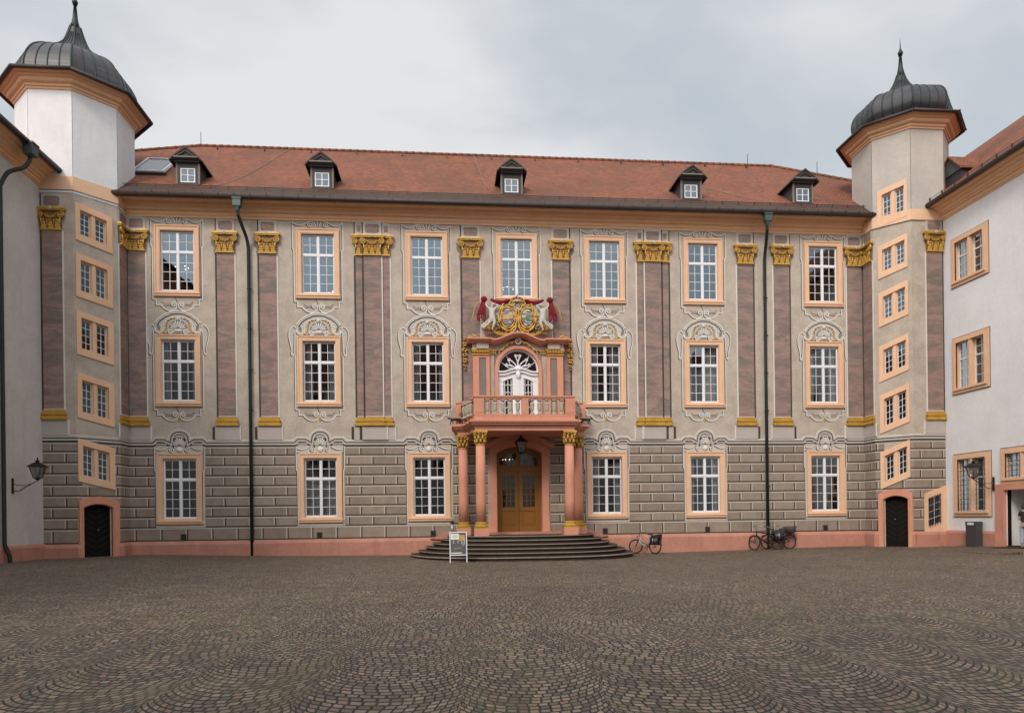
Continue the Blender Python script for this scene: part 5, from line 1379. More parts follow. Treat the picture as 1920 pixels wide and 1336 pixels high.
# ------------------------------------------------------------------ wings
def wing_window(parent, M0, w, z0, z1, transom=0.36, bars=False, rows=(3, 2), fm='peach_cornice'):
    H = z1-z0; hw_ = w/2
    s = MB('peach'); 
    # painted dark outline, stone surround, mullion
    for (p, q, r_, t_2) in ((-hw_-0.05, -hw_, -0.05, H+0.05), (hw_, hw_+0.05, -0.05, H+0.05), (-hw_, hw_, H, H+0.05), (-hw_, hw_, -0.05, 0)): s.box(p, q, -0.006, -0.001, r_, t_2, 'painted_grey')
    a, b, c0, c1 = 0.24, H-0.22, -hw_+0.26, hw_-0.26
    s.box(-hw_, c0, -0.06, 0.0, 0, H); s.box(c1, hw_, -0.06, 0.0, 0, H); s.box(c0, c1, -0.06, 0.0, b, H); s.box(c0, c1, -0.06, 0.0, 0, a)
    s.box(c0-0.12, c0, -0.085, -0.06, a, b+0.1); s.box(c1, c1+0.12, -0.085, -0.06, a, b+0.1); s.box(c0, c1, -0.085, -0.06, b, b+0.1)
    s.box(c0-0.16, c1+0.16, -0.13, 0.0, a-0.10, a)
    s.box(c0-0.02, c0, -0.06, 0.26, a, b); s.box(c1, c1+0.02, -0.06, 0.26, a, b); s.box(c0, c1, -0.06, 0.26, b, b+0.02); s.box(c0, c1, -0.06, 0.26, a-0.02, a)
    s.box(-0.10, 0.10, -0.03, 0.24, a, b); s.box(-0.05, 0.05, -0.06, -0.03, a, b)
    o = s.build('window', parent); o.matrix_local = M0 @ T(0, 0, z0)
    cs = MB('white_paint'); g = MB('window_glass')
    for (x0, x1) in ((c0, -0.10), (0.10, c1)):
        y0, y1 = 0.14, 0.19; f = 0.035
        cs.box(x0, x0+f, y0, y1, a, b); cs.box(x1-f, x1, y0, y1, a, b); cs.box(x0+f, x1-f, y0, y1, a, a+0.05); cs.box(x0+f, x1-f, y0, y1, b-0.04, b)
        tz = b-(b-a)*transom; cs.box(x0+f, x1-f, y0-0.015, y1, tz-0.03, tz+0.03)
        u = (x0+x1)/2; cs.box(u-0.013, u+0.013, y0+.01, y1, a, b)
        for (p, q, n) in ((a, tz, rows[0]), (tz, b, rows[1])):
            for j in range(1, n): z = p+(q-p)*j/n; cs.box(x0+f, x1-f, y0+.01, y1, z-.012, z+.012)
        g.quad((x0, 0.17, a), (x1, 0.17+random.uniform(-.008, .008), a), (x1, 0.17, b), (x0, 0.17, b))
    cs.build('casement', o); g.build('pane', o)
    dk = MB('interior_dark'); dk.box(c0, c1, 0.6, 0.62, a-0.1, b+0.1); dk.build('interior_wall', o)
    if bars:
        br_ = MB('iron')
        for (x0, x1) in ((c0, -0.10), (0.10, c1)):
            for i in range(4): u = x0+(x1-x0)*(i+.5)/4; br_.tube([(u, 0.05, a), (u, 0.05, b)], 0.011, 5)
            n = int((b-a)/0.2)
            for j in range(n): z = a+(b-a)*(j+.5)/n; br_.tube([(x0, 0.05, z), (x1, 0.05, z)], 0.010, 5)
        br_.build('window_bars', o)
    return o
# right wing: wall plane X = 23.6, facing -X; local u runs towards the camera
XR_ = 23.62; YE = -34.0
wingR = thing('right_wing'.replace('right_', 'palace_'), 'white palace wing with peach double windows and open doorway, right of the yard', 'building')
MR = T(XR_, 0, 0) @ RZ(radians(-90))       # local x -> -Y, local -y -> -X
def uR(y): return -y
ops = []
wr_w = 2.2; ucol = 3.72
UP = [(ucol, 12.07, 14.30), (ucol, 7.12, 9.68), (ucol, 1.46, 4.30), (10.4, 12.07, 14.30), (10.4, 7.12, 9.68), (10.4, 1.46, 4.30), (17, 12.07, 14.30), (17, 7.12, 9.68), (17, 1.46, 4.30)]
for (u, a, b) in UP: ops.append((u-wr_w/2+0.26, u+wr_w/2-0.26, a+0.24, b-0.22))
ops.append((6.48-0.84, 6.48+0.84, 3.07, 4.08)); ops.append((5.62, 7.50, 0.0, 2.57))
wm = MB('white_wall'); wm.M = MR
wall_grid(wm, 1.6, 34, -0.4, 16.2, ops)
wm.quad((34, 0, -.4), (34, 11, -.4), (34, 11, 16.2), (34, 0, 16.2))
wm.build('wall', wingR)
for (u, a, b) in UP: wing_window(wingR, MR @ T(u, 0, 0), wr_w, a, b, bars=(a < 3), rows=(3, 2) if a < 10 else (3, 2))
wing_window(wingR, MR @ T(6.48, 0, 0), wr_w, 2.83, 4.32, bars=True, rows=(2, 1), transom=0.4)
ds = MB('salmon'); ds.M = MR
ds.box(5.12, 5.62, -0.10, -0.001, -0.3, 2.82); ds.box(7.50, 8.0, -0.10, -0.001, -0.3, 2.82); ds.box(5.62, 7.50, -0.10, -0.001, 2.57, 2.82)
ds.box(5.54, 5.62, -0.13, -0.10, -0.3, 2.65); ds.box(7.50, 7.58, -0.13, -0.10, -0.3, 2.65); ds.box(5.62, 7.50, -0.13, -0.10, 2.57, 2.65)
dso = ds.build('door_surround', wingR)
dw = MB('interior_pale'); dw.M = MR
dw.box(5.60, 5.66, 0.0, 3.0, 0.0, 2.6, 'interior_pale'); dw.box(5.60, 7.6, 2.6, 2.66, 0.0, 2.6, 'interior_pale'); dw.box(7.48, 7.54, 0.0, 3.0, 0, 2.6); dw.box(5.6, 7.5, 0.0, 3.0, 2.57, 2.62); dw.box(5.6, 7.5, 0.0, 3.0, 0.15, 0.22, 'step_stone')
dw.build('hallway_wall', wingR)
dl = MB('dark_door'); dl.M = MR; dl.box(5.62, 5.70, 0.02, 0.16, 0.15, 2.57); dl.build('door', wingR)
pl = MB('salmon_plinth'); pl.M = MR
run_profile(pl, [(0, 0.82), (-0.08, 0.78), (-0.12, 0.70), (-0.12, -0.5)], 1.9, 5.12); run_profile(pl, [(0, 0.82), (-0.08, 0.78), (-0.12, 0.70), (-0.12, -0.5)], 8.0, 34)
pl.build('plinth', wingR)
CW = [(0.0, 15.46), (-0.05, 15.47), (-0.05, 15.53), (-0.09, 15.54), (-0.10, 15.66), (-0.18, 15.69), (-0.19, 15.74), (-0.28, 15.78), (-0.30, 15.88), (-0.40, 15.91), (-0.48, 15.96), (-0.49, 16.02), (-0.62, 16.06), (-0.68, 16.12), (-0.70, 16.16), (0.0, 16.17)]
cm = MB('peach_cornice'); cm.M = MR; run_profile(cm, CW, 1.55, 34); cm.build('cornice', wingR)
gm = MB('gutter_metal'); gm.M = MR; gm.tube([(1.1, -0.80, 16.15), (34, -0.80, 16.15)], 0.11, 10); gm.box(1.1, 34, -0.85, -0.5, 16.2, 16.26)
for i in range(40): gm.box(1.3+i*0.8, 1.33+i*0.8, -0.7, -0.64, 16.3, 16.52)
gm.tube([(1.3, -0.66, 16.48), (34, -0.66, 16.48)], 0.012, 5)
gm.build('gutter', wingR)
rm = MB(['roof_tiles', 'eaves_tiles']); rm.M = MR
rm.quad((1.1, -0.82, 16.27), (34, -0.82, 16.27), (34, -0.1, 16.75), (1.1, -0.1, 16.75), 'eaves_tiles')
rm.quad((-6.0, -0.1, 16.75), (34, -0.1, 16.75), (34, 5.6, 21.6), (-6.0, 5.6, 21.6), 'roof_tiles'); rm.quad((-6.0, 11.3, 16.75), (34, 11.3, 16.75), (34, 5.6, 21.6), (-6.0, 5.6, 21.6), 'roof_tiles')
rm.add([(34, -0.1, 16.75), (34, 11.3, 16.75), (34, 5.6, 21.6)], [(0, 1, 2)], 'roof_tiles')
ro = rm.build('roof', wingR)
# small tiled dormer tucked against the tower
dd = MB('dormer_wood'); dd.M = MR
dd.box(1.45, 2.75, 0.42, 3.2, 16.6, 17.72)
do = dd.build('dormer', wingR)
dd = MB(['roof_tiles', 'painted_grey']); dd.M = MR
dd.prism([(1.30, 17.62), (2.10, 18.45), (2.90, 17.62), (2.90, 17.70), (2.10, 18.53), (1.30, 17.70)], 0.25, 5.0, 'roof_tiles'); dd.prism([(1.30, 17.62), (2.1, 18.45), (2.90, 17.62)], 0.36, 0.42, 'slate')
dd.build('gable_roof', do)

# left wing: wall plane X = -16.9 facing +X; local u runs away from the camera
wingL = thing('palace_wing', 'plain grey palace wing with thick peach eaves, left edge of the yard', 'building')
ML = T(-16.9, 0, 0) @ RZ(radians(90))
wm = MB('grey_wall'); wm.M = ML; wall_grid(wm, -34, -1.6, -0.4, 16.3, []); wm.quad((-34, 0, -.4), (-34, 11, -.4), (-34, 11, 16.2), (-34, 0, 16.2)); wm.build('wall', wingL)
pl = MB('salmon_plinth'); pl.M = ML; run_profile(pl, [(0, 0.82), (-0.08, 0.78), (-0.12, 0.70), (-0.12, -0.5)], -34, -1.9); pl.build('plinth', wingL)
cm = MB('peach_cornice'); cm.M = ML; run_profile(cm, [(y, z+0.38) for y, z in CW], -34, -1.55); cm.build('cornice', wingL)
gm = MB('gutter_metal'); gm.M = ML; gm.tube([(-34, -0.82, 16.52), (-1.3, -0.82, 16.52)], 0.12, 10); gm.box(-34, -1.3, -0.87, -0.5, 16.57, 16.63); gm.build('gutter', wingL)
rm = MB(['roof_tiles', 'eaves_tiles']); rm.M = ML
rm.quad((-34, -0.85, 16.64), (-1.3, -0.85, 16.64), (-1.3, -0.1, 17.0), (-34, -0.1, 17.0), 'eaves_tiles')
rm.quad((-34, -0.1, 17.0), (6, -0.1, 17.0), (6, 5.6, 19.6), (-34, 5.6, 19.6), 'roof_tiles'); rm.quad((-34, 11.3, 17.0), (6, 11.3, 17.0), (6, 5.6, 19.6), (-34, 5.6, 19.6), 'roof_tiles')
rm.add([(-34, -0.1, 17.0), (-34, 11.3, 17.0), (-34, 5.6, 19.6)], [(0, 1, 2)], 'roof_tiles')
rm.build('roof', wingL)
d = MB('copper_green'); d.M = ML
u = -4.92
d.tube([(-4.2, -0.85, 16.0)]+smooth_path([(-4.2, -0.85, 15.9), (-4.35, -0.7, 15.5), (-4.75, -0.35, 15.1), (u, -0.16, 14.5)], 4)+[(u, -0.16, 8), (u, -0.16, 0.9)]+smooth_path([(u, -0.16, 0.9), (u+.02, -0.22, 0.7), (u+.05, -0.3, 0.45), (u+.05, -0.32, 0.1)], 3)[1:], 0.075, 10)
o = d.build('downpipe', wingL)
h = MB('hopper_green'); h.M = ML; h.box(-4.4, -4.0, -1.05, -0.68, 16.05, 16.45); h.box(-4.43, -3.97, -1.08, -0.65, 16.45, 16.52); h.build('hopper', o)

# wing across the yard behind the camera: it is what the lower windows reflect
opp = thing('palace_wing', 'pale wing with red roof opposite the palace, mirrored in its lower windows', 'building')
ow = MB('grey_wall'); ow.box(-17, 23.7, -46, -42, -0.4, 15.6); ow.build('wall', opp)
ow = MB('roof_tiles'); ow.quad((-18, -41.2, 15.5), (24.5, -41.2, 15.5), (24.5, -48, 22.4), (-18, -48, 22.4)); ow.quad((-18, -55, 15.5), (24.5, -55, 15.5), (24.5, -48, 22.4), (-18, -48, 22.4)); ow.build('roof', opp)
for i in range(8):
    for z in (2.0, 7.0, 11.8):
        x = -14.5+i*4.8; ow = MB('peach'); ow.box(x-0.2, x+1.8, -42.0, -41.96, z-.2, z+2.9); ow.box(x, x+1.6, -41.96, -41.93, z, z+2.7, 'interior_dark'); ow.box(x+.76, x+.84, -41.93, -41.91, z, z+2.7, 'white_paint'); ow.box(x, x+1.6, -41.93, -41.91, z+1.7, z+1.78, 'white_paint'); ow.build('window', opp)

# ------------------------------------------------------------------ kerb ramp before the right doorway
rp_ = MB('step_stone')
rp_.add([(20.9, -4.6, 0.02), (23.55, -2.9, 0.10), (23.55, -8.5, 0.26), (20.9, -8.5, 0.05), (20.9, -4.6, -.3), (23.55, -2.9, -.3), (23.55, -8.5, -.3), (20.9, -8.5, -.3)], [(0, 3, 2, 1), (0, 1, 5, 4), (1, 2, 6, 5), (2, 3, 7, 6), (3, 0, 4, 7)], 'cobblestones')
rp_.add([(22.6, -5.0, 0.10), (23.55, -4.9, 0.14), (23.55, -8.2, 0.30), (22.6, -8.2, 0.28), (22.6, -5.0, 0.0), (23.55, -4.9, 0.0), (23.55, -8.2, 0.0), (22.6, -8.2, 0.0)], [(0, 3, 2, 1), (0, 1, 5, 4), (1, 2, 6, 5), (2, 3, 7, 6), (3, 0, 4, 7)], 'step_stone')
o = rp_.build('ramp'); o['kind'] = 'structure'

# ------------------------------------------------------------------ small things
def lantern_head(mb, glassmb, x, y, z, s=1.0):
    """four-sided tapered lantern, z = bottom"""
    k = s
    b, t, h = 0.085*k, 0.17*k, 0.36*k
    for sx in (-1, 1):
        for sy in (-1, 1): mb.tube([(x+sx*b, y+sy*b, z), (x+sx*t, y+sy*t, z+h)], 0.011*k, 5)
    for r, zz in ((b, z), (t, z+h)):
        for (p, q) in (((-r, -r), (r, -r)), ((r, -r), (r, r)), ((r, r), (-r, r)), ((-r, r), (-r, -r))): mb.tube([(x+p[0], y+p[1], zz), (x+q[0], y+q[1], zz)], 0.013*k, 5)
    mb.lathe(x, y, [(t*1.75, z+h-0.015*k), (t*1.75, z+h+0.005*k), (t*0.75, z+h+0.11*k), (t*0.5, z+h+0.13*k)], 4, a0=pi/4, smooth=False)
    mb.lathe(x, y, [(0.05*k, z+h+0.12*k), (0.055*k, z+h+0.17*k), (0.09*k, z+h+0.18*k), (0.02*k, z+h+0.2*k), (0.03*k, z+h+0.23*k), (0.005*k, z+h+0.30*k)], 8)
    mb.lathe(x, y, [(b*1.2, z-0.02*k), (b*.6, z-0.05*k), (0.02*k, z-0.08*k)], 8)
    mb.tube([(x, y, z), (x, y, z+h*.45)], 0.02*k, 6)
    glassmb.lathe(x, y, [(b*1.38, z+.005), (t*1.38, z+h-.01)], 4, a0=pi/4, smooth=False, full=False)
def wall_lamp(label, loc, rz, arm, s=1.25):
    t = thing('wall_lantern', label, 'lantern', loc, rz, 'wall lanterns on the two wings')
    # local: wall at y=0, outward -y
    m = MB('iron'); m.box(-0.035, 0.035, -0.05, 0.0, -0.30, 0.30)
    m.tube(smooth_path([(0, -0.04, -0.18), (0, -0.25, -0.20), (0, -0.5, -0.05), (0, -arm, 0.20)], 5), 0.018, 6)
    m.tube(smooth_path([(0, -0.04, 0.10), (0, -0.2, 0.03), (0, -0.5, 0.02), (0, -0.68, 0.08)], 4), 0.012, 6)
    m.build('bracket', t)
    h = MB('iron'); g = MB('window_glass'); lantern_head(h, g, 0, -arm, 0.30, s)
    ho = h.build('lamp_head', t); g.build('lamp_glass', ho)
    return t
wall_lamp('black iron wall lantern on the plain grey wall beside the left stair tower', (-16.9, -4.15, 3.15), radians(90), 0.95)
wall_lamp('black iron wall lantern in front of the barred window of the white wing', (23.62, -4.97, 2.86), radians(-90), 0.95)
hl_ = thing('hanging_lantern', 'dark iron lantern hanging under the balcony above the wooden door', 'lantern', (CX, -1.0, 4.62))
h = MB('iron'); g = MB('window_glass'); lantern_head(h, g, 0, 0, 0.05, 1.35); h.tube([(0, 0, 0.92), (0, 0, 0.85)], 0.015, 6); h.tube([(0, 0, 0.5), (0, 0, 0.87)], 0.012, 6)
ho = h.build('lamp_head', hl_); g.build('lamp_glass', ho)

def cat(label, loc, sx):
    t = thing('cat_figure', label, 'figurine', loc, 0, 'cat figures beside the balcony')
    m = MB('iron'); m.M = Matrix.Scale(1.25, 4) @ Matrix.Scale(sx, 4, (1, 0, 0))       # head towards +x before mirroring
    m.tube(smooth_path([(-0.20, 0, 0.17), (-0.10, 0, 0.20), (0.05, 0, 0.19), (0.14, 0, 0.20), (0.20, 0, 0.22)], 3), [0.045]*4+[0.052]*4+[0.045]*3+[0.035, 0.03], 8)
    m.ball((0.245, 0, 0.235), (0.05, 0.035, 0.035), 10); m.ball((0.285, 0, 0.225), (0.02, 0.018, 0.015), 8)
    for s in (-1, 1): m.lathe(0.235, s*0.02, [(0.014, 0.255), (0.002, 0.295)], 5)
    for (x, y, dx) in ((0.15, 0.03, 0.06), (0.13, -0.03, -0.04), (-0.17, 0.03, 0.04), (-0.19, -0.03, -0.06)):
        m.tube([(x, y, 0.17), (x+dx*0.7, y, 0.09), (x+dx*0.5, y, 0.01), (x+dx+0.02, y, 0.005)], [0.028, 0.018, 0.014, 0.012], 6)
    m.tube(smooth_path([(-0.22, 0, 0.18), (-0.30, 0, 0.24), (-0.30, 0, 0.36), (-0.22, 0, 0.42), (-0.14, 0, 0.39), (-0.16, 0, 0.33)], 4), 0.014, 6)
    m.build('body', t); return t
cat('small black iron cat with curled tail on the balcony cornice left of the balustrade', (CX-3.0, -1.15, 5.93), -1)
cat('small black iron cat with curled tail on the balcony cornice right of the balustrade', (CX+3.0, -1.15, 5.93), 1)

# A-frame poster stand
sgn = thing('poster_stand', 'white-framed poster stand on the paving before the steps', 'sign', (0.10+0.33, -6.0, -0.05), radians(2))
m = MB('white_paint')
for s in (-1, 1):
    pass
fm = MB('white_paint'); fm.M = Matrix.Rotation(radians(-7), 4, 'X')
fm.box(-0.34, -0.305, -0.02, 0.02, 0.0, 1.20); fm.box(0.305, 0.34, -0.02, 0.02, 0.0, 1.20); fm.box(-0.305, 0.305, -0.02, 0.02, 1.165, 1.20); fm.box(-0.305, 0.305, -0.02, 0.02, 0.28, 0.315)
fo = fm.build('frame', sgn)
fb = MB('grey_metal'); fb.M = T(0, 0.42, 0) @ Matrix.Rotation(radians(13), 4, 'X') 
fb.box(-0.33, -0.30, -0.015, 0.015, 0.0, 1.20); fb.box(0.30, 0.33, -0.015, 0.015, 0.0, 1.20); fb.box(-0.30, 0.30, -0.015, 0.015, 0.3, 0.33); fb.build('rear_leg', sgn)
po = MB('poster_dark'); po.M = Matrix.Rotation(radians(-7), 4, 'X')
po.box(-0.305, 0.305, -0.005, 0.01, 0.315, 1.165)
po.box(-0.29, 0.03, -0.009, -0.005, 0.90, 1.13, 'poster_white'); po.box(0.04, 0.26, -0.008, -0.005, 0.84, 1.08, 'poster_ochre')
po.ball((-0.12, -0.008, 1.02), (0.13, 0.002, 0.08), 12, 'poster_green')
for x, z0, z1 in ((-0.18, 0.74, 0.88), (-0.01, 0.75, 0.88), (0.13, 0.72, 0.82), (0.18, 0.66, 0.80), (0.24, 0.70, 0.92)): po.box(x-0.008, x+0.008, -0.009, -0.005, z0, z1, 'poster_white')
po.box(-0.28, 0.13, -0.009, -0.005, 0.36, 0.395, 'poster_white'); po.prism([(-0.2, 0.52), (0.1, 0.56), (0.15, 0.6), (-0.15, 0.57)], -0.008, -0.005, 'step_edge')
po.build('poster', sgn)

# ash post by the left columns, litter bin by the right wing
ap_ = thing('ash_post', 'slim grey metal ash post with dark cap beside the left column', 'ashtray', (CX-3.22, -0.55, 0.86))
m = MB('grey_metal'); m.lathe(0, 0, [(0.07, 0), (0.07, 0.55)], 14); m.build('post', ap_)
m = MB('iron'); m.lathe(0, 0, [(0.085, 0.55), (0.09, 0.60), (0.075, 0.68)], 14); m.build('cap', ap_)
lb = thing('litter_bin', 'dark grey litter bin with pale slot panel against the pink plinth of the white wing', 'bin', (23.30, -4.18, 0.08), radians(-90))
m = MB('bin_grey'); m.box(-0.30, 0.30, -0.16, 0.16, 0.0, 0.98); m.box(-0.31, -0.20, -0.17, 0.17, 0.98, 1.12); m.box(0.20, 0.31, -0.17, 0.17, 0.98, 1.12); m.box(-0.2, 0.2, -0.05, 0.17, 0.98, 1.0); m.box(-0.31, 0.31, -0.17, 0.17, 1.12, 1.15); m.build('body', lb)
m = MB('poster_white'); m.box(-0.19, 0.19, -0.165, -0.13, 1.0, 1.11); m.build('slot_panel', lb)

# ------------------------------------------------------------------ bicycles
def wheel(parent, x, R=0.335, M0=I4):
    t = MB('rubber'); t.M = M0; t.torus((x, 0, R), R-0.022, 0.025, 'Y', 30, 6)
    o = t.build('wheel', parent)
    r = MB('iron'); r.M = M0; r.torus((x, 0, R), R-0.052, 0.012, 'Y', 30, 5); r.tube([(x, -0.04, R), (x, 0.04, R)], 0.02, 8)
    r.build('rim', o)
    s = MB('grey_metal'); s.M = M0
    for k in range(18):
        a = 2*pi*k/18; s.tube([(x, 0.02*(-1)**k, R), (x+(R-.045)*cos(a), 0, R+(R-.045)*sin(a))], 0.0025, 3, cap=False)
    s.build('spokes', o)
    return o
def bicycle(label, loc, rz, paint, lean=0.08, steer=0.0, step=True, bag=False, basket=False, group='bicycles parked along the plinth'):
    b = thing('bicycle', label, 'bicycle', loc, rz, group); b.rotation_euler = (lean, 0, rz); sc9 = 1.0 if paint == 'silver_paint' else 1.1; b.scale = (sc9, sc9, sc9)
    # local: front wheel at -x
    wheel(b, 0.53)
    Ms = T(-0.40, 0, 0) @ RZ(steer) @ T(0.40, 0, 0)
    wheel(b, -0.53, M0=Ms)
    f = MB(paint)
    hd_ = (-0.36, 0, 0.80); hb = (-0.40, 0, 0.66); bb = (0.08, 0, 0.28); st = (0.22, 0, 0.72)
    if step: f.tube(smooth_path([hb, (-0.20, 0, 0.42), bb], 4), 0.036, 8); f.tube(smooth_path([hd_, (-0.18, 0, 0.55), (0.14, 0, 0.46)], 4), 0.026, 8)
    else: f.tube([hb, bb], 0.028, 8); f.tube([hd_, (0.21, 0, 0.70)], 0.026, 8)
    f.tube([hd_, hb], 0.024, 8); f.tube([bb, st], 0.019, 8)
    for s in (-1, 1): f.tube([(0.53, s*0.05, 0.335), (0.08, s*0.03, 0.28)], 0.010, 6); f.tube([(0.53, s*0.05, 0.335), (0.20, s*0.02, 0.66)], 0.009, 6)
    f.build('frame', b)
    fk = MB(paint if paint != 'silver_paint' else 'iron'); fk.M = Ms
    for s in (-1, 1): fk.tube([(-0.53, s*0.05, 0.335), (-0.42, s*0.05, 0.62), (-0.40, 0, 0.68)], 0.012, 6)
    fk.tube([(-0.40, 0, 0.66), (-0.34, 0, 0.98)], 0.014, 6); fk.build('fork', b)
    hb_ = MB('grey_metal'); hb_.M = Ms
    for s in (-1, 1):
        hb_.tube(smooth_path([(-0.34, 0, 0.98), (-0.38, s*0.12, 1.02), (-0.30, s*0.26, 1.04), (-0.16, s*0.30, 1.03)], 4), 0.016, 6)
        hb_.tube([(-0.22, s*0.29, 1.035), (-0.10, s*0.30, 1.02)], 0.018, 6, 'rubber')
    hb_.ball((-0.46, 0, 0.80), (0.04, 0.04, 0.04), 8, 'black_plastic')
    hb_.build('handlebar', b)
    sd_ = MB('black_plastic'); sd_.tube([st, (0.245, 0, 0.88)], 0.013, 6, 'grey_metal')
    sd_.smooth = True; sd_.ball((0.30, 0, 0.91), (0.11, 0.085, 0.035), 10); sd_.ball((0.18, 0, 0.91), (0.10, 0.03, 0.025), 8); sd_.build('saddle', b)
    mg = MB('iron')
    for cx_, a0, a1, Mx in ((0.53, 10, 190, I4), (-0.53, 20, 150, Ms)):
        mg.M = Mx; P = [(cx_+0.36*cos(radians(a)), 0.335+0.36*sin(radians(a))) for a in range(a0, a1+1, 15)]
        mg.add([v for p in P for v in ((p[0], -0.028, p[1]), (p[0], 0.028, p[1]))], [(2*i, 2*i+1, 2*i+3, 2*i+2) for i in range(len(P)-1)])
    mg.M = I4; mg.build('mudguard', b)
    ck = MB('iron'); ck.torus((0.08, -0.04, 0.28), 0.085, 0.008, 'Y', 18, 5); ck.tube([(0.08, -0.06, 0.28), (0.16, -0.06, 0.14)], 0.01, 5); ck.tube([(0.08, 0.06, 0.28), (0.0, 0.06, 0.42)], 0.01, 5)
    ck.box(0.12, 0.20, -0.13, -0.05, 0.13, 0.15, 'rubber'); ck.box(-0.04, 0.04, 0.05, 0.13, 0.41, 0.43, 'rubber'); ck.build('crank', b)
    rk = MB('iron')
    for s in (-1, 1): rk.tube([(0.26, s*0.06, 0.72), (0.78, s*0.06, 0.72)], 0.007, 5); rk.tube([(0.53, s*0.07, 0.34), (0.60, s*0.06, 0.72)], 0.006, 5)
    rk.tube([(0.78, -0.06, 0.72), (0.78, 0.06, 0.72)], 0.007, 5); rk.box(0.77, 0.80, -0.03, 0.03, 0.62, 0.67, 'red_cloth'); rk.build('luggage_rack', b)
    if bag:
        for s in (-1, 1):
            g = MB('black_plastic'); g.smooth = True
            g.add([(0.36, s*0.08, 0.42), (0.74, s*0.08, 0.42), (0.76, s*0.08, 0.74), (0.34, s*0.08, 0.74), (0.38, s*0.20, 0.44), (0.72, s*0.20, 0.44), (0.74, s*0.22, 0.72), (0.36, s*0.22, 0.72)], [(0, 1, 2, 3), (4, 7, 6, 5), (0, 4, 5, 1), (2, 6, 7, 3), (1, 5, 6, 2), (0, 3, 7, 4)])
            g.box(0.50, 0.54, *sorted((s*0.215, s*0.225)), 0.48, 0.72, 'grey_metal'); g.build('pannier', b)
        g = MB('black_plastic'); g.add([(0.32, -0.13, 0.74), (0.80, -0.13, 0.74), (0.80, 0.13, 0.74), (0.32, 0.13, 0.74), (0.36, -0.12, 0.86), (0.82, -0.12, 0.93), (0.82, 0.12, 0.93), (0.36, 0.12, 0.86)], [(0, 3, 2, 1), (4, 5, 6, 7), (0, 1, 5, 4), (1, 2, 6, 5), (2, 3, 7, 6), (3, 0, 4, 7)]); g.build('rack_bag', b)
    if basket:
        g = MB('iron')
        def ring(z, a, c_): 
            q = [(0.40-a, -c_, z), (0.80+a, -c_, z), (0.80+a, c_, z), (0.40-a, c_, z), (0.40-a, -c_, z)]
            g.tube(q, 0.008, 5)
        for k in range(6): ring(0.75+k*0.05, 0.012*k, 0.13+0.008*k)
        for s in (-1, 1):
            for i in range(11): x = 0.40+0.04*i; g.tube([(x, s*0.13, 0.75), (x+(x-.6)*.3, s*0.17, 1.0)], 0.004, 4)
        for i in range(7):
            y = -0.13+0.0433*i
            g.tube([(0.40, y, 0.75), (0.34, y*1.3, 1.0)], 0.004, 4); g.tube([(0.80, y, 0.75), (0.86, y*1.3, 1.0)], 0.004, 4)
        g.box(0.40, 0.80, -0.13, 0.13, 0.745, 0.755); g.box(0.385, 0.815, -0.145, 0.145, 0.75, 0.86, 'black_plastic')
        g.build('basket', b)
    return b
bicycle('silver step-through bicycle with black panniers, alone against the plinth right of the steps', (9.30, -0.95, -0.12), radians(-50), 'silver_paint', lean=-0.06, steer=radians(48), bag=True)
bicycle('dark bicycle with turned front wheel, leaning against the right downpipe', (15.30, -0.80, -0.06), radians(-5), 'iron', lean=-0.12, steer=radians(-62), step=False, bag=True)
bicycle('dark bicycle with black wire basket on its rear rack, right of the right downpipe', (16.08, -0.46, -0.05), radians(2), 'iron', lean=-0.10, steer=radians(8), basket=True)

# ------------------------------------------------------------------ chandeliers behind glass
def chandelier(label, x, y, z, n=6, r=0.28):
    t = thing('chandelier', label, 'chandelier', (x, y, z), 0, 'chandeliers behind the palace windows')
    m = MB('gilding_dark'); m.tube([(0, 0, 0.9), (0, 0, -0.1)], 0.012, 6); m.ball((0, 0, -0.1), 0.06, 8)
    bl = MB('bulb')
    for k in range(n):
        a = 2*pi*k/n+0.3; m.tube(smooth_path([(0, 0, -0.08), (r*.5*cos(a), r*.5*sin(a), -0.16), (r*cos(a), r*sin(a), 0.0)], 3), 0.01, 5)
        bl.ball((r*cos(a), r*sin(a), 0.04), 0.022, 8)
    m.build('arms', t); bl.build('bulb', t)
chandelier('small lit chandelier seen through the leftmost top floor window', -12.45, 1.5, 13.75)
chandelier('small lit chandelier low in the second top floor window from the left', -5.25, 1.2, 12.55)
chandelier('small lit chandelier in the middle top floor window above the coat of arms', 3.15, 1.3, 12.95)
chandelier('lit chandelier seen through the arched transom over the entrance door', 3.05, 1.6, 4.5, 8, 0.25)

# ------------------------------------------------------------------ coat of arms over the balcony door
arms = thing('coat_of_arms', 'gilded coat of arms with crown, white cherubs and red drapery above the balcony door', 'coat of arms', (CX-0.04, -0.38, 10.2))
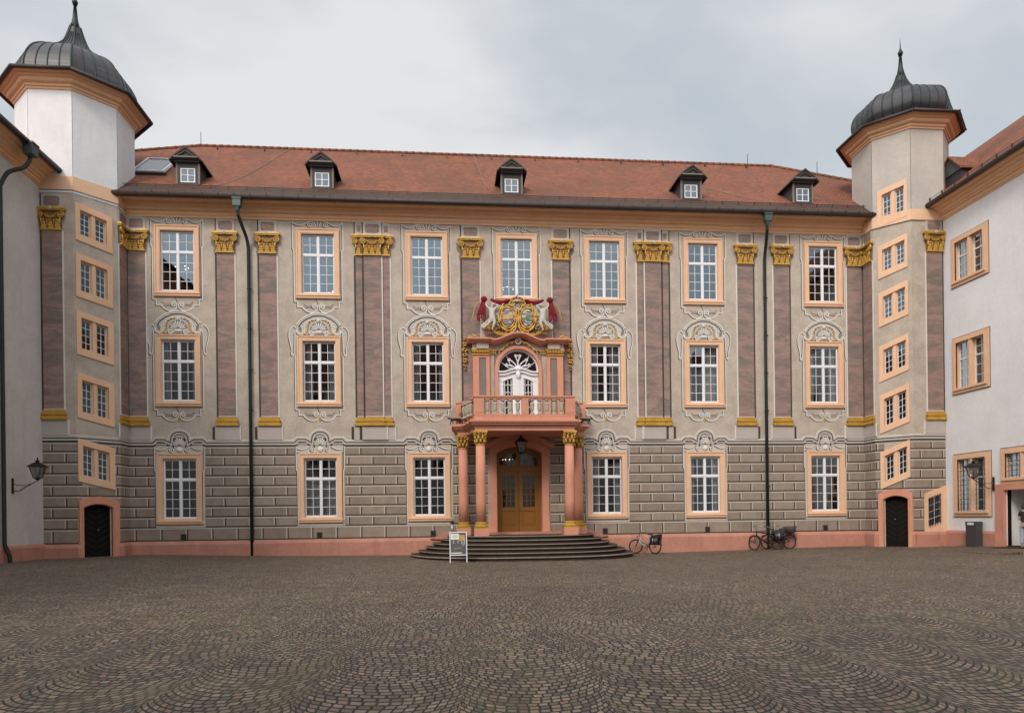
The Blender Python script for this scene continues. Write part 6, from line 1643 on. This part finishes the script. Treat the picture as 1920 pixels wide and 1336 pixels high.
# gold scrollwork round the two shields
for s in (-1, 1):
    gf = MB('gilding')
    cx_, cz_ = s*0.46, 0.86
    gf.prism([(cx_+x, cz_+z) for x, z in arc(0, 0, 0.36, 0.52, 0, 350, 26)], -0.04, 0.10, 'gilding_dark')
    for (rx, rz, r) in ((0.33, 0.48, 0.055), (0.43, 0.60, 0.055)):
        pts = [(cx_+rx*cos(radians(a))+0.02*s*sin(radians(a)), -0.06, cz_+rz*sin(radians(a))) for a in range(0, 361, 12)]
        gf.tube(pts, [r*(0.8+0.35*sin(i*1.3)) for i in range(len(pts))], 7)
    # top volute, bottom acanthus swirls
    gf.tube([(x, -0.12, z) for x, z in spiral(s*0.27, 1.52, 0.17, 1.7, radians(90), s, 26)], [0.045-0.001*i for i in range(27)], 7)
    gf.tube([(x, -0.08, z) for x, z in smooth_path([(s*0.27, 1.69), (s*0.50, 1.66), (s*0.68, 1.48), (s*0.72, 1.2), (s*0.78, 0.9), (s*0.84, 0.62)], 4)], 0.042, 7)
    gf.tube([(x, -0.10, z) for x, z in smooth_path([(s*0.06, 0.50), (s*0.12, 0.28), (s*0.38, 0.10), (s*0.72, 0.04), (s*1.05, 0.14), (s*1.22, 0.36)], 4)], 0.05, 7)
    gf.tube([(x, -0.12, z) for x, z in spiral(s*1.10, 0.42, 0.17, 1.5, radians(-20), -s*-1, 20)], 0.032, 6)
    gf.tube([(x, -0.10, z) for x, z in smooth_path([(s*0.03, 1.35), (s*0.07, 1.0), (s*0.05, 0.7), (s*0.10, 0.4)], 4)], 0.035, 6)
    rnd = random.Random(3)
    for i in range(46):
        a = rnd.uniform(0, 1); 
        P = smooth_path([(s*0.12, 0.30), (s*0.40, 0.12), (s*0.75, 0.08), (s*1.12, 0.22), (s*1.3, 0.5)], 10)
        x, z = P[int(a*(len(P)-1))]; ang = rnd.uniform(0, pi)
        gf.tube([(x, -0.10, z), (x+0.07*cos(ang), -0.15, z+0.07*sin(ang)), (x+0.12*cos(ang)*.8, -0.13, z+0.09*sin(ang)+.02)], [0.028, 0.024, 0.008], 5, 'gilding' if i % 3 else 'gilding_dark')
    for i in range(16):
        a = radians(200+i*10) if s < 0 else radians(-20-i*10)
        x, z = cx_+0.44*cos(a), cz_+0.62*sin(a); gf.ball((x, -0.09, z), (0.045, 0.035, 0.035), 6)
    for i in range(8): gf.ball((s*(0.62+0.03*i), -0.10, 1.45-0.13*i), (0.05, 0.04, 0.07), 6, 'gilding' if i % 2 else 'gilding_dark')
    for i in range(46):
        x = 0.92+0.68*rnd.random(); z = 0.22+1.0*rnd.random()*(1.72-x); gf.tube([(s*x, -0.10, z), (s*(x+0.07), -0.17, z+0.06), (s*(x+0.10), -0.15, z-0.02)], [0.028, 0.026, 0.01], 5, 'gilding' if i % 3 else 'gilding_dark')
    for i in range(26):
        x = rnd.uniform(0.84, 1.42); z = 0.22+rnd.uniform(0, 0.35)*(1.5-x)+0.12*rnd.random(); gf.tube([(s*x, -0.14, z), (s*(x+0.06), -0.2, z+0.08), (s*(x+0.1), -0.18, z+0.02)], [0.03, 0.028, 0.01], 5, 'gilding' if i % 2 else 'gilding_dark')
    gf.build('scrollwork', arms)
    # shield with bands
    sh = MB('painted_light')
    sh.prism([(cx_+x, cz_+z) for x, z in arc(0, 0, 0.26, 0.40, 0, 350, 26)], -0.11, -0.04, 'painted_mid')
    for k in range(7):
        z = 0.30-k*0.10; w_ = 0.25*sqrt(max(0.05, 1-(z/0.4)**2))
        if s > 0:
            mt = ['shield_black', 'shield_green', 'shield_black', 'shield_green', 'shield_black', 'shield_blue', 'shield_black'][k]
            sh.prism([(cx_-w_*(1 if k % 2 else 0.1), cz_+z), (cx_+w_, cz_+z-0.03), (cx_+w_, cz_+z-0.075), (cx_-w_*(1 if k % 2 else 0.1), cz_+z-0.045)], -0.125, -0.11, mt)
        else:
            mt = ['shield_blue', 'shield_rose', 'gilding', 'gilding', 'shield_rose', 'shield_blue', 'shield_black'][k]
            sh.prism([(cx_-w_, cz_+z), (cx_+w_*(0.2 if k % 2 else 1), cz_+z+0.03), (cx_+w_*(0.2 if k % 2 else 1), cz_+z-0.02), (cx_-w_, cz_+z-0.05)], -0.125, -0.11, mt)
    sh.prism([(cx_-s*0.2+x, cz_-0.12+z) for x, z in arc(0, 0, 0.09, 0.1, 0, 342, 14)], -0.13, -0.11, 'shield_rose'); sh.prism([(cx_+x, cz_-.02+z) for x, z in arc(0, 0, 0.09, 0.11, 0, 342, 14)], -0.14, -0.11, 'gilding' if s < 0 else 'shield_green')
    sh.build('shield', arms)
    # ermine mantle behind
    em = MB('skin_white')
    em.prism([(s*0.70, 1.30), (s*1.00, 1.38), (s*1.15, 1.2), (s*1.28, 0.9), (s*1.50, 0.70), (s*1.72, 0.52), (s*1.62, 0.26), (s*1.38, 0.12), (s*1.05, 0.2), (s*0.8, 0.4)], -0.02, 0.12)
    rnd = random.Random(5)
    for i in range(34):
        x = rnd.uniform(0.80, 1.55); z = rnd.uniform(0.25, 1.25)
        if z > 1.75-0.75*x+0.2: continue
        em.ball((s*x, -0.025, z), (0.016, 0.008, 0.028), 5, 'shield_black')
    em.build('ermine_mantle', arms)
    # red drapery: swag to the crown and a fall at the outside
    rd = MB('red_cloth')
    for k in range(4): rd.tube(smooth_path([(s*0.35, -0.02-0.03*k, 1.62+0.02*k), (s*0.70, -0.05-0.02*k, 1.50+0.035*k), (s*1.05, -0.04, 1.60+0.02*k), (s*1.25, -0.02, 1.72)], 4), 0.055, 7)
    for k in range(9):
        a = k*0.7; rd.ball((s*(1.56+0.10*cos(a)), -0.02, 1.72+0.09*sin(a)), (0.07, 0.08, 0.06), 7); rd.ball((s*(1.58+0.05*sin(a)), -0.05, 1.73+0.05*cos(a)), (0.07, 0.10, 0.07), 7)
    for k in range(5):
        x0 = 1.50+0.04*k; rd.tube(smooth_path([(s*x0, -0.02, 1.62), (s*(x0+0.03+.02*k), -0.04, 1.25), (s*(x0+0.02+0.05*k), -0.02, 0.95), (s*(x0+0.04+0.035*k), 0, 0.66+0.07*(k % 3))], 4), [0.045]*8+[0.038]*4+[0.022], 7)
    rd.build('drapery', arms)
    cdm = MB('gilding'); cdm.tube(smooth_path([(s*1.72, 0, 1.62), (s*1.98, 0, 1.40), (s*2.05, 0, 1.05), (s*2.10, 0, 0.92)], 4), 0.018, 6); cdm.ball((s*2.10, 0, 0.86), (0.035, 0.035, 0.07), 7); cdm.build('tassel', arms)
    # cherub: one skinned body
    def skin_body(name, parent, verts, edges, mat, sub=1, extra=None):
        me = bpy.data.meshes.new(name); me.from_pydata([v[0] for v in verts], edges, []); o = bpy.data.objects.new(name, me); COL.objects.link(o); o.parent = parent
        me.materials.append(MATS[mat])
        md = o.modifiers.new('skin', 'SKIN'); md.use_smooth_shade = True
        for i, v in enumerate(verts):
            sv = me.skin_vertices[0].data[i]; sv.radius = (v[1]*1.08, v[1]*1.08); sv.use_root = (i == 0)
        sd2 = o.modifiers.new('sub', 'SUBSURF'); sd2.levels = sub; sd2.render_levels = sub
        return o
    v = [((s*1.18, -0.14, 0.78), 0.115), ((s*1.20, -0.14, 0.98), 0.11), ((s*1.22, -0.13, 1.18), 0.105), ((s*1.20, -0.15, 1.32), 0.05), ((s*1.10, -0.18, 1.43), 0.105), ((s*1.08, -0.18, 1.51), 0.09),
         ((s*1.36, -0.14, 1.28), 0.05), ((s*1.48, -0.12, 1.42), 0.042), ((s*1.44, -0.10, 1.60), 0.03),
         ((s*1.08, -0.16, 1.22), 0.05), ((s*0.98, -0.18, 1.30), 0.04), ((s*0.88, -0.14, 1.44), 0.03),
         ((s*1.26, -0.18, 0.66), 0.085), ((s*1.40, -0.20, 0.50), 0.06), ((s*1.56, -0.16, 0.36), 0.04), ((s*1.66, -0.18, 0.32), 0.03),
         ((s*1.08, -0.20, 0.66), 0.085), ((s*1.12, -0.24, 0.46), 0.058), ((s*1.20, -0.20, 0.28), 0.04), ((s*1.18, -0.26, 0.24), 0.03)]
    ed = [(0, 1), (1, 2), (2, 3), (3, 4), (4, 5), (2, 6), (6, 7), (7, 8), (2, 9), (9, 10), (10, 11), (0, 12), (12, 13), (13, 14), (14, 15), (0, 16), (16, 17), (17, 18), (18, 19)]
    skin_body('cherub', arms, v, ed, 'skin_white', 2)
cr = MB('red_cloth')
for s in (-1, 1): cr.ball((s*0.13, -0.08, 1.72), (0.15, 0.13, 0.12), 12)
cro = cr.build('crown', arms)
cg = MB('gilding')
cg.torus((0, -0.08, 1.60), 0.21, 0.03, 'Z', 20, 6, 'painted_light'); cg.torus((0, -0.08, 1.65), 0.20, 0.02, 'Z', 20, 6)
for k in range(9):
    a = 2*pi*k/9; cg.tube([(0.20*cos(a), -0.08+0.20*sin(a), 1.64), (0.24*cos(a), -0.08+0.24*sin(a), 1.74)], [0.03, 0.012], 5); cg.ball((0.24*cos(a), -0.08+0.24*sin(a), 1.76), 0.025, 6, 'painted_light')
for k in range(3): cg.tube([((-1+k)*0.22, -0.17, 1.66), ((-1+k)*0.20, -0.2, 1.76), ((-1+k)*0.06, -0.12, 1.84), (0, -0.08, 1.82)], 0.018, 5)
cg.ball((0, -0.08, 1.88), 0.045, 8); cg.box(-0.012, 0.012, -0.09, -0.07, 1.91, 1.99); cg.box(-0.035, 0.035, -0.09, -0.07, 1.94, 1.96)
cg.build('circlet', cro)
sc_ = MB('painted_light'); shell(sc_, 0, 1.18, 0.17, 7, -0.10); sc_.prism([(-0.12, 0.06), (0.12, 0.06), (0.05, 0.2), (0, 0.28), (-0.05, 0.2)], -0.10, 0.0, 'skin_white'); sc_.build('shell', arms)

# ------------------------------------------------------------------ person at the right doorway
person = thing('person', 'person in black top and pale patterned trousers standing by the right doorway', 'person', (22.9, -7.35, 0.22), radians(100))
def skin_obj(name, parent, verts, edges, mat, sub=2):
    me = bpy.data.meshes.new(name); me.from_pydata([v[0] for v in verts], edges, []); o = bpy.data.objects.new(name, me); COL.objects.link(o); o.parent = parent
    me.materials.append(MATS[mat]); md = o.modifiers.new('skin', 'SKIN'); md.use_smooth_shade = True
    for i, v in enumerate(verts):
        sv = me.skin_vertices[0].data[i]; sv.radius = v[1] if isinstance(v[1], tuple) else (v[1], v[1]); sv.use_root = (i == 0)
    sb = o.modifiers.new('sub', 'SUBSURF'); sb.levels = sub; sb.render_levels = sub
    return o
# local frame: person faces -y
V = [((0, 0, 0.95), (0.13, 0.10)), ((0, 0, 1.12), (0.12, 0.09)), ((0, 0, 1.30), (0.14, 0.10)), ((0, 0, 1.43), (0.10, 0.075)), ((0, -0.01, 1.50), 0.055), ((0, -0.02, 1.57), (0.062, 0.07)), ((0, -0.025, 1.66), (0.075, 0.092)), ((0, -0.02, 1.73), (0.055, 0.065))]
Ed = [(0, 1), (1, 2), (2, 3), (3, 4), (4, 5), (5, 6), (6, 7)]
def chain(base, pts):
    p = base
    for q in pts: V.append(q); Ed.append((p, len(V)-1)); p = len(V)-1
    return p
for s in (-1, 1):
    chain(0, [((s*0.09, 0, 0.86), 0.085), ((s*0.10, -0.01, 0.50), 0.056), ((s*0.10, 0.02, 0.28), 0.048), ((s*0.10, 0.02, 0.08), 0.036), ((s*0.11, -0.10, 0.04), 0.032)])
    w_ = chain(3, [((s*0.17, 0, 1.40), 0.055), ((s*0.22, 0.02, 1.13), 0.042), ((s*0.16, -0.18, 1.10), 0.034), ((s*0.09, -0.27, 1.12), 0.024)])
    h = chain(w_, [((s*0.06, -0.32, 1.12), (0.022, 0.034))])
    for k in range(4):
        f = chain(h, [((s*(0.045-0.004*k), -0.37, 1.145-0.018*k), 0.008), ((s*(0.02-0.003*k), -0.395, 1.14-0.018*k), 0.007)])
    chain(h, [((s*0.05, -0.34, 1.16), 0.009), ((s*0.03, -0.37, 1.165), 0.008)])
body = skin_obj('body', person, V, Ed, 'skin', 2)
Vs = [((0, 0, 0.92), (0.145, 0.115)), ((0, 0, 1.12), (0.135, 0.105)), ((0, 0, 1.30), (0.155, 0.115)), ((0, 0, 1.43), (0.11, 0.085))]; Es = [(0, 1), (1, 2), (2, 3)]
for s in (-1, 1):
    n0 = len(Vs); Vs += [((s*0.175, 0, 1.40), 0.068), ((s*0.205, 0.01, 1.22), 0.058)]; Es += [(3, n0), (n0, n0+1)]
skin_obj('shirt', person, Vs, Es, 'black_cloth', 2)
Vt = [((0, 0, 0.96), (0.14, 0.11))]; Et = []
for s in (-1, 1):
    n0 = len(Vt); Vt += [((s*0.095, 0, 0.84), 0.105), ((s*0.105, -0.01, 0.50), 0.085), ((s*0.105, 0.02, 0.12), 0.075)]; Et += [(0, n0), (n0, n0+1), (n0+1, n0+2)]
skin_obj('trousers', person, Vt, Et, 'pale_cloth', 2)
hm = MB('brown_hair'); hm.ball((0, 0.015, 1.69), (0.088, 0.10, 0.10), 14); hm.ball((0, 0.06, 1.62), (0.07, 0.06, 0.10), 10); hm.build('hair', person)
fm_ = MB('skin'); fm_.ball((0, -0.115, 1.645), (0.013, 0.018, 0.024), 8); fm_.box(-0.022, 0.022, -0.112, -0.10, 1.603, 1.609, 'shield_rose')
for s in (-1, 1): fm_.ball((s*0.03, -0.103, 1.675), (0.012, 0.007, 0.007), 8, 'white_paint'); fm_.ball((s*0.03, -0.108, 1.675), (0.005, 0.004, 0.005), 6, 'shield_black'); fm_.ball((s*0.082, -0.01, 1.65), (0.01, 0.02, 0.03), 8)
fm_.build('face', person)
sh_ = MB('grey_shoe')
for s in (-1, 1): sh_.ball((s*0.11, -0.07, 0.045), (0.05, 0.14, 0.045), 10)
sh_.build('shoes', person)
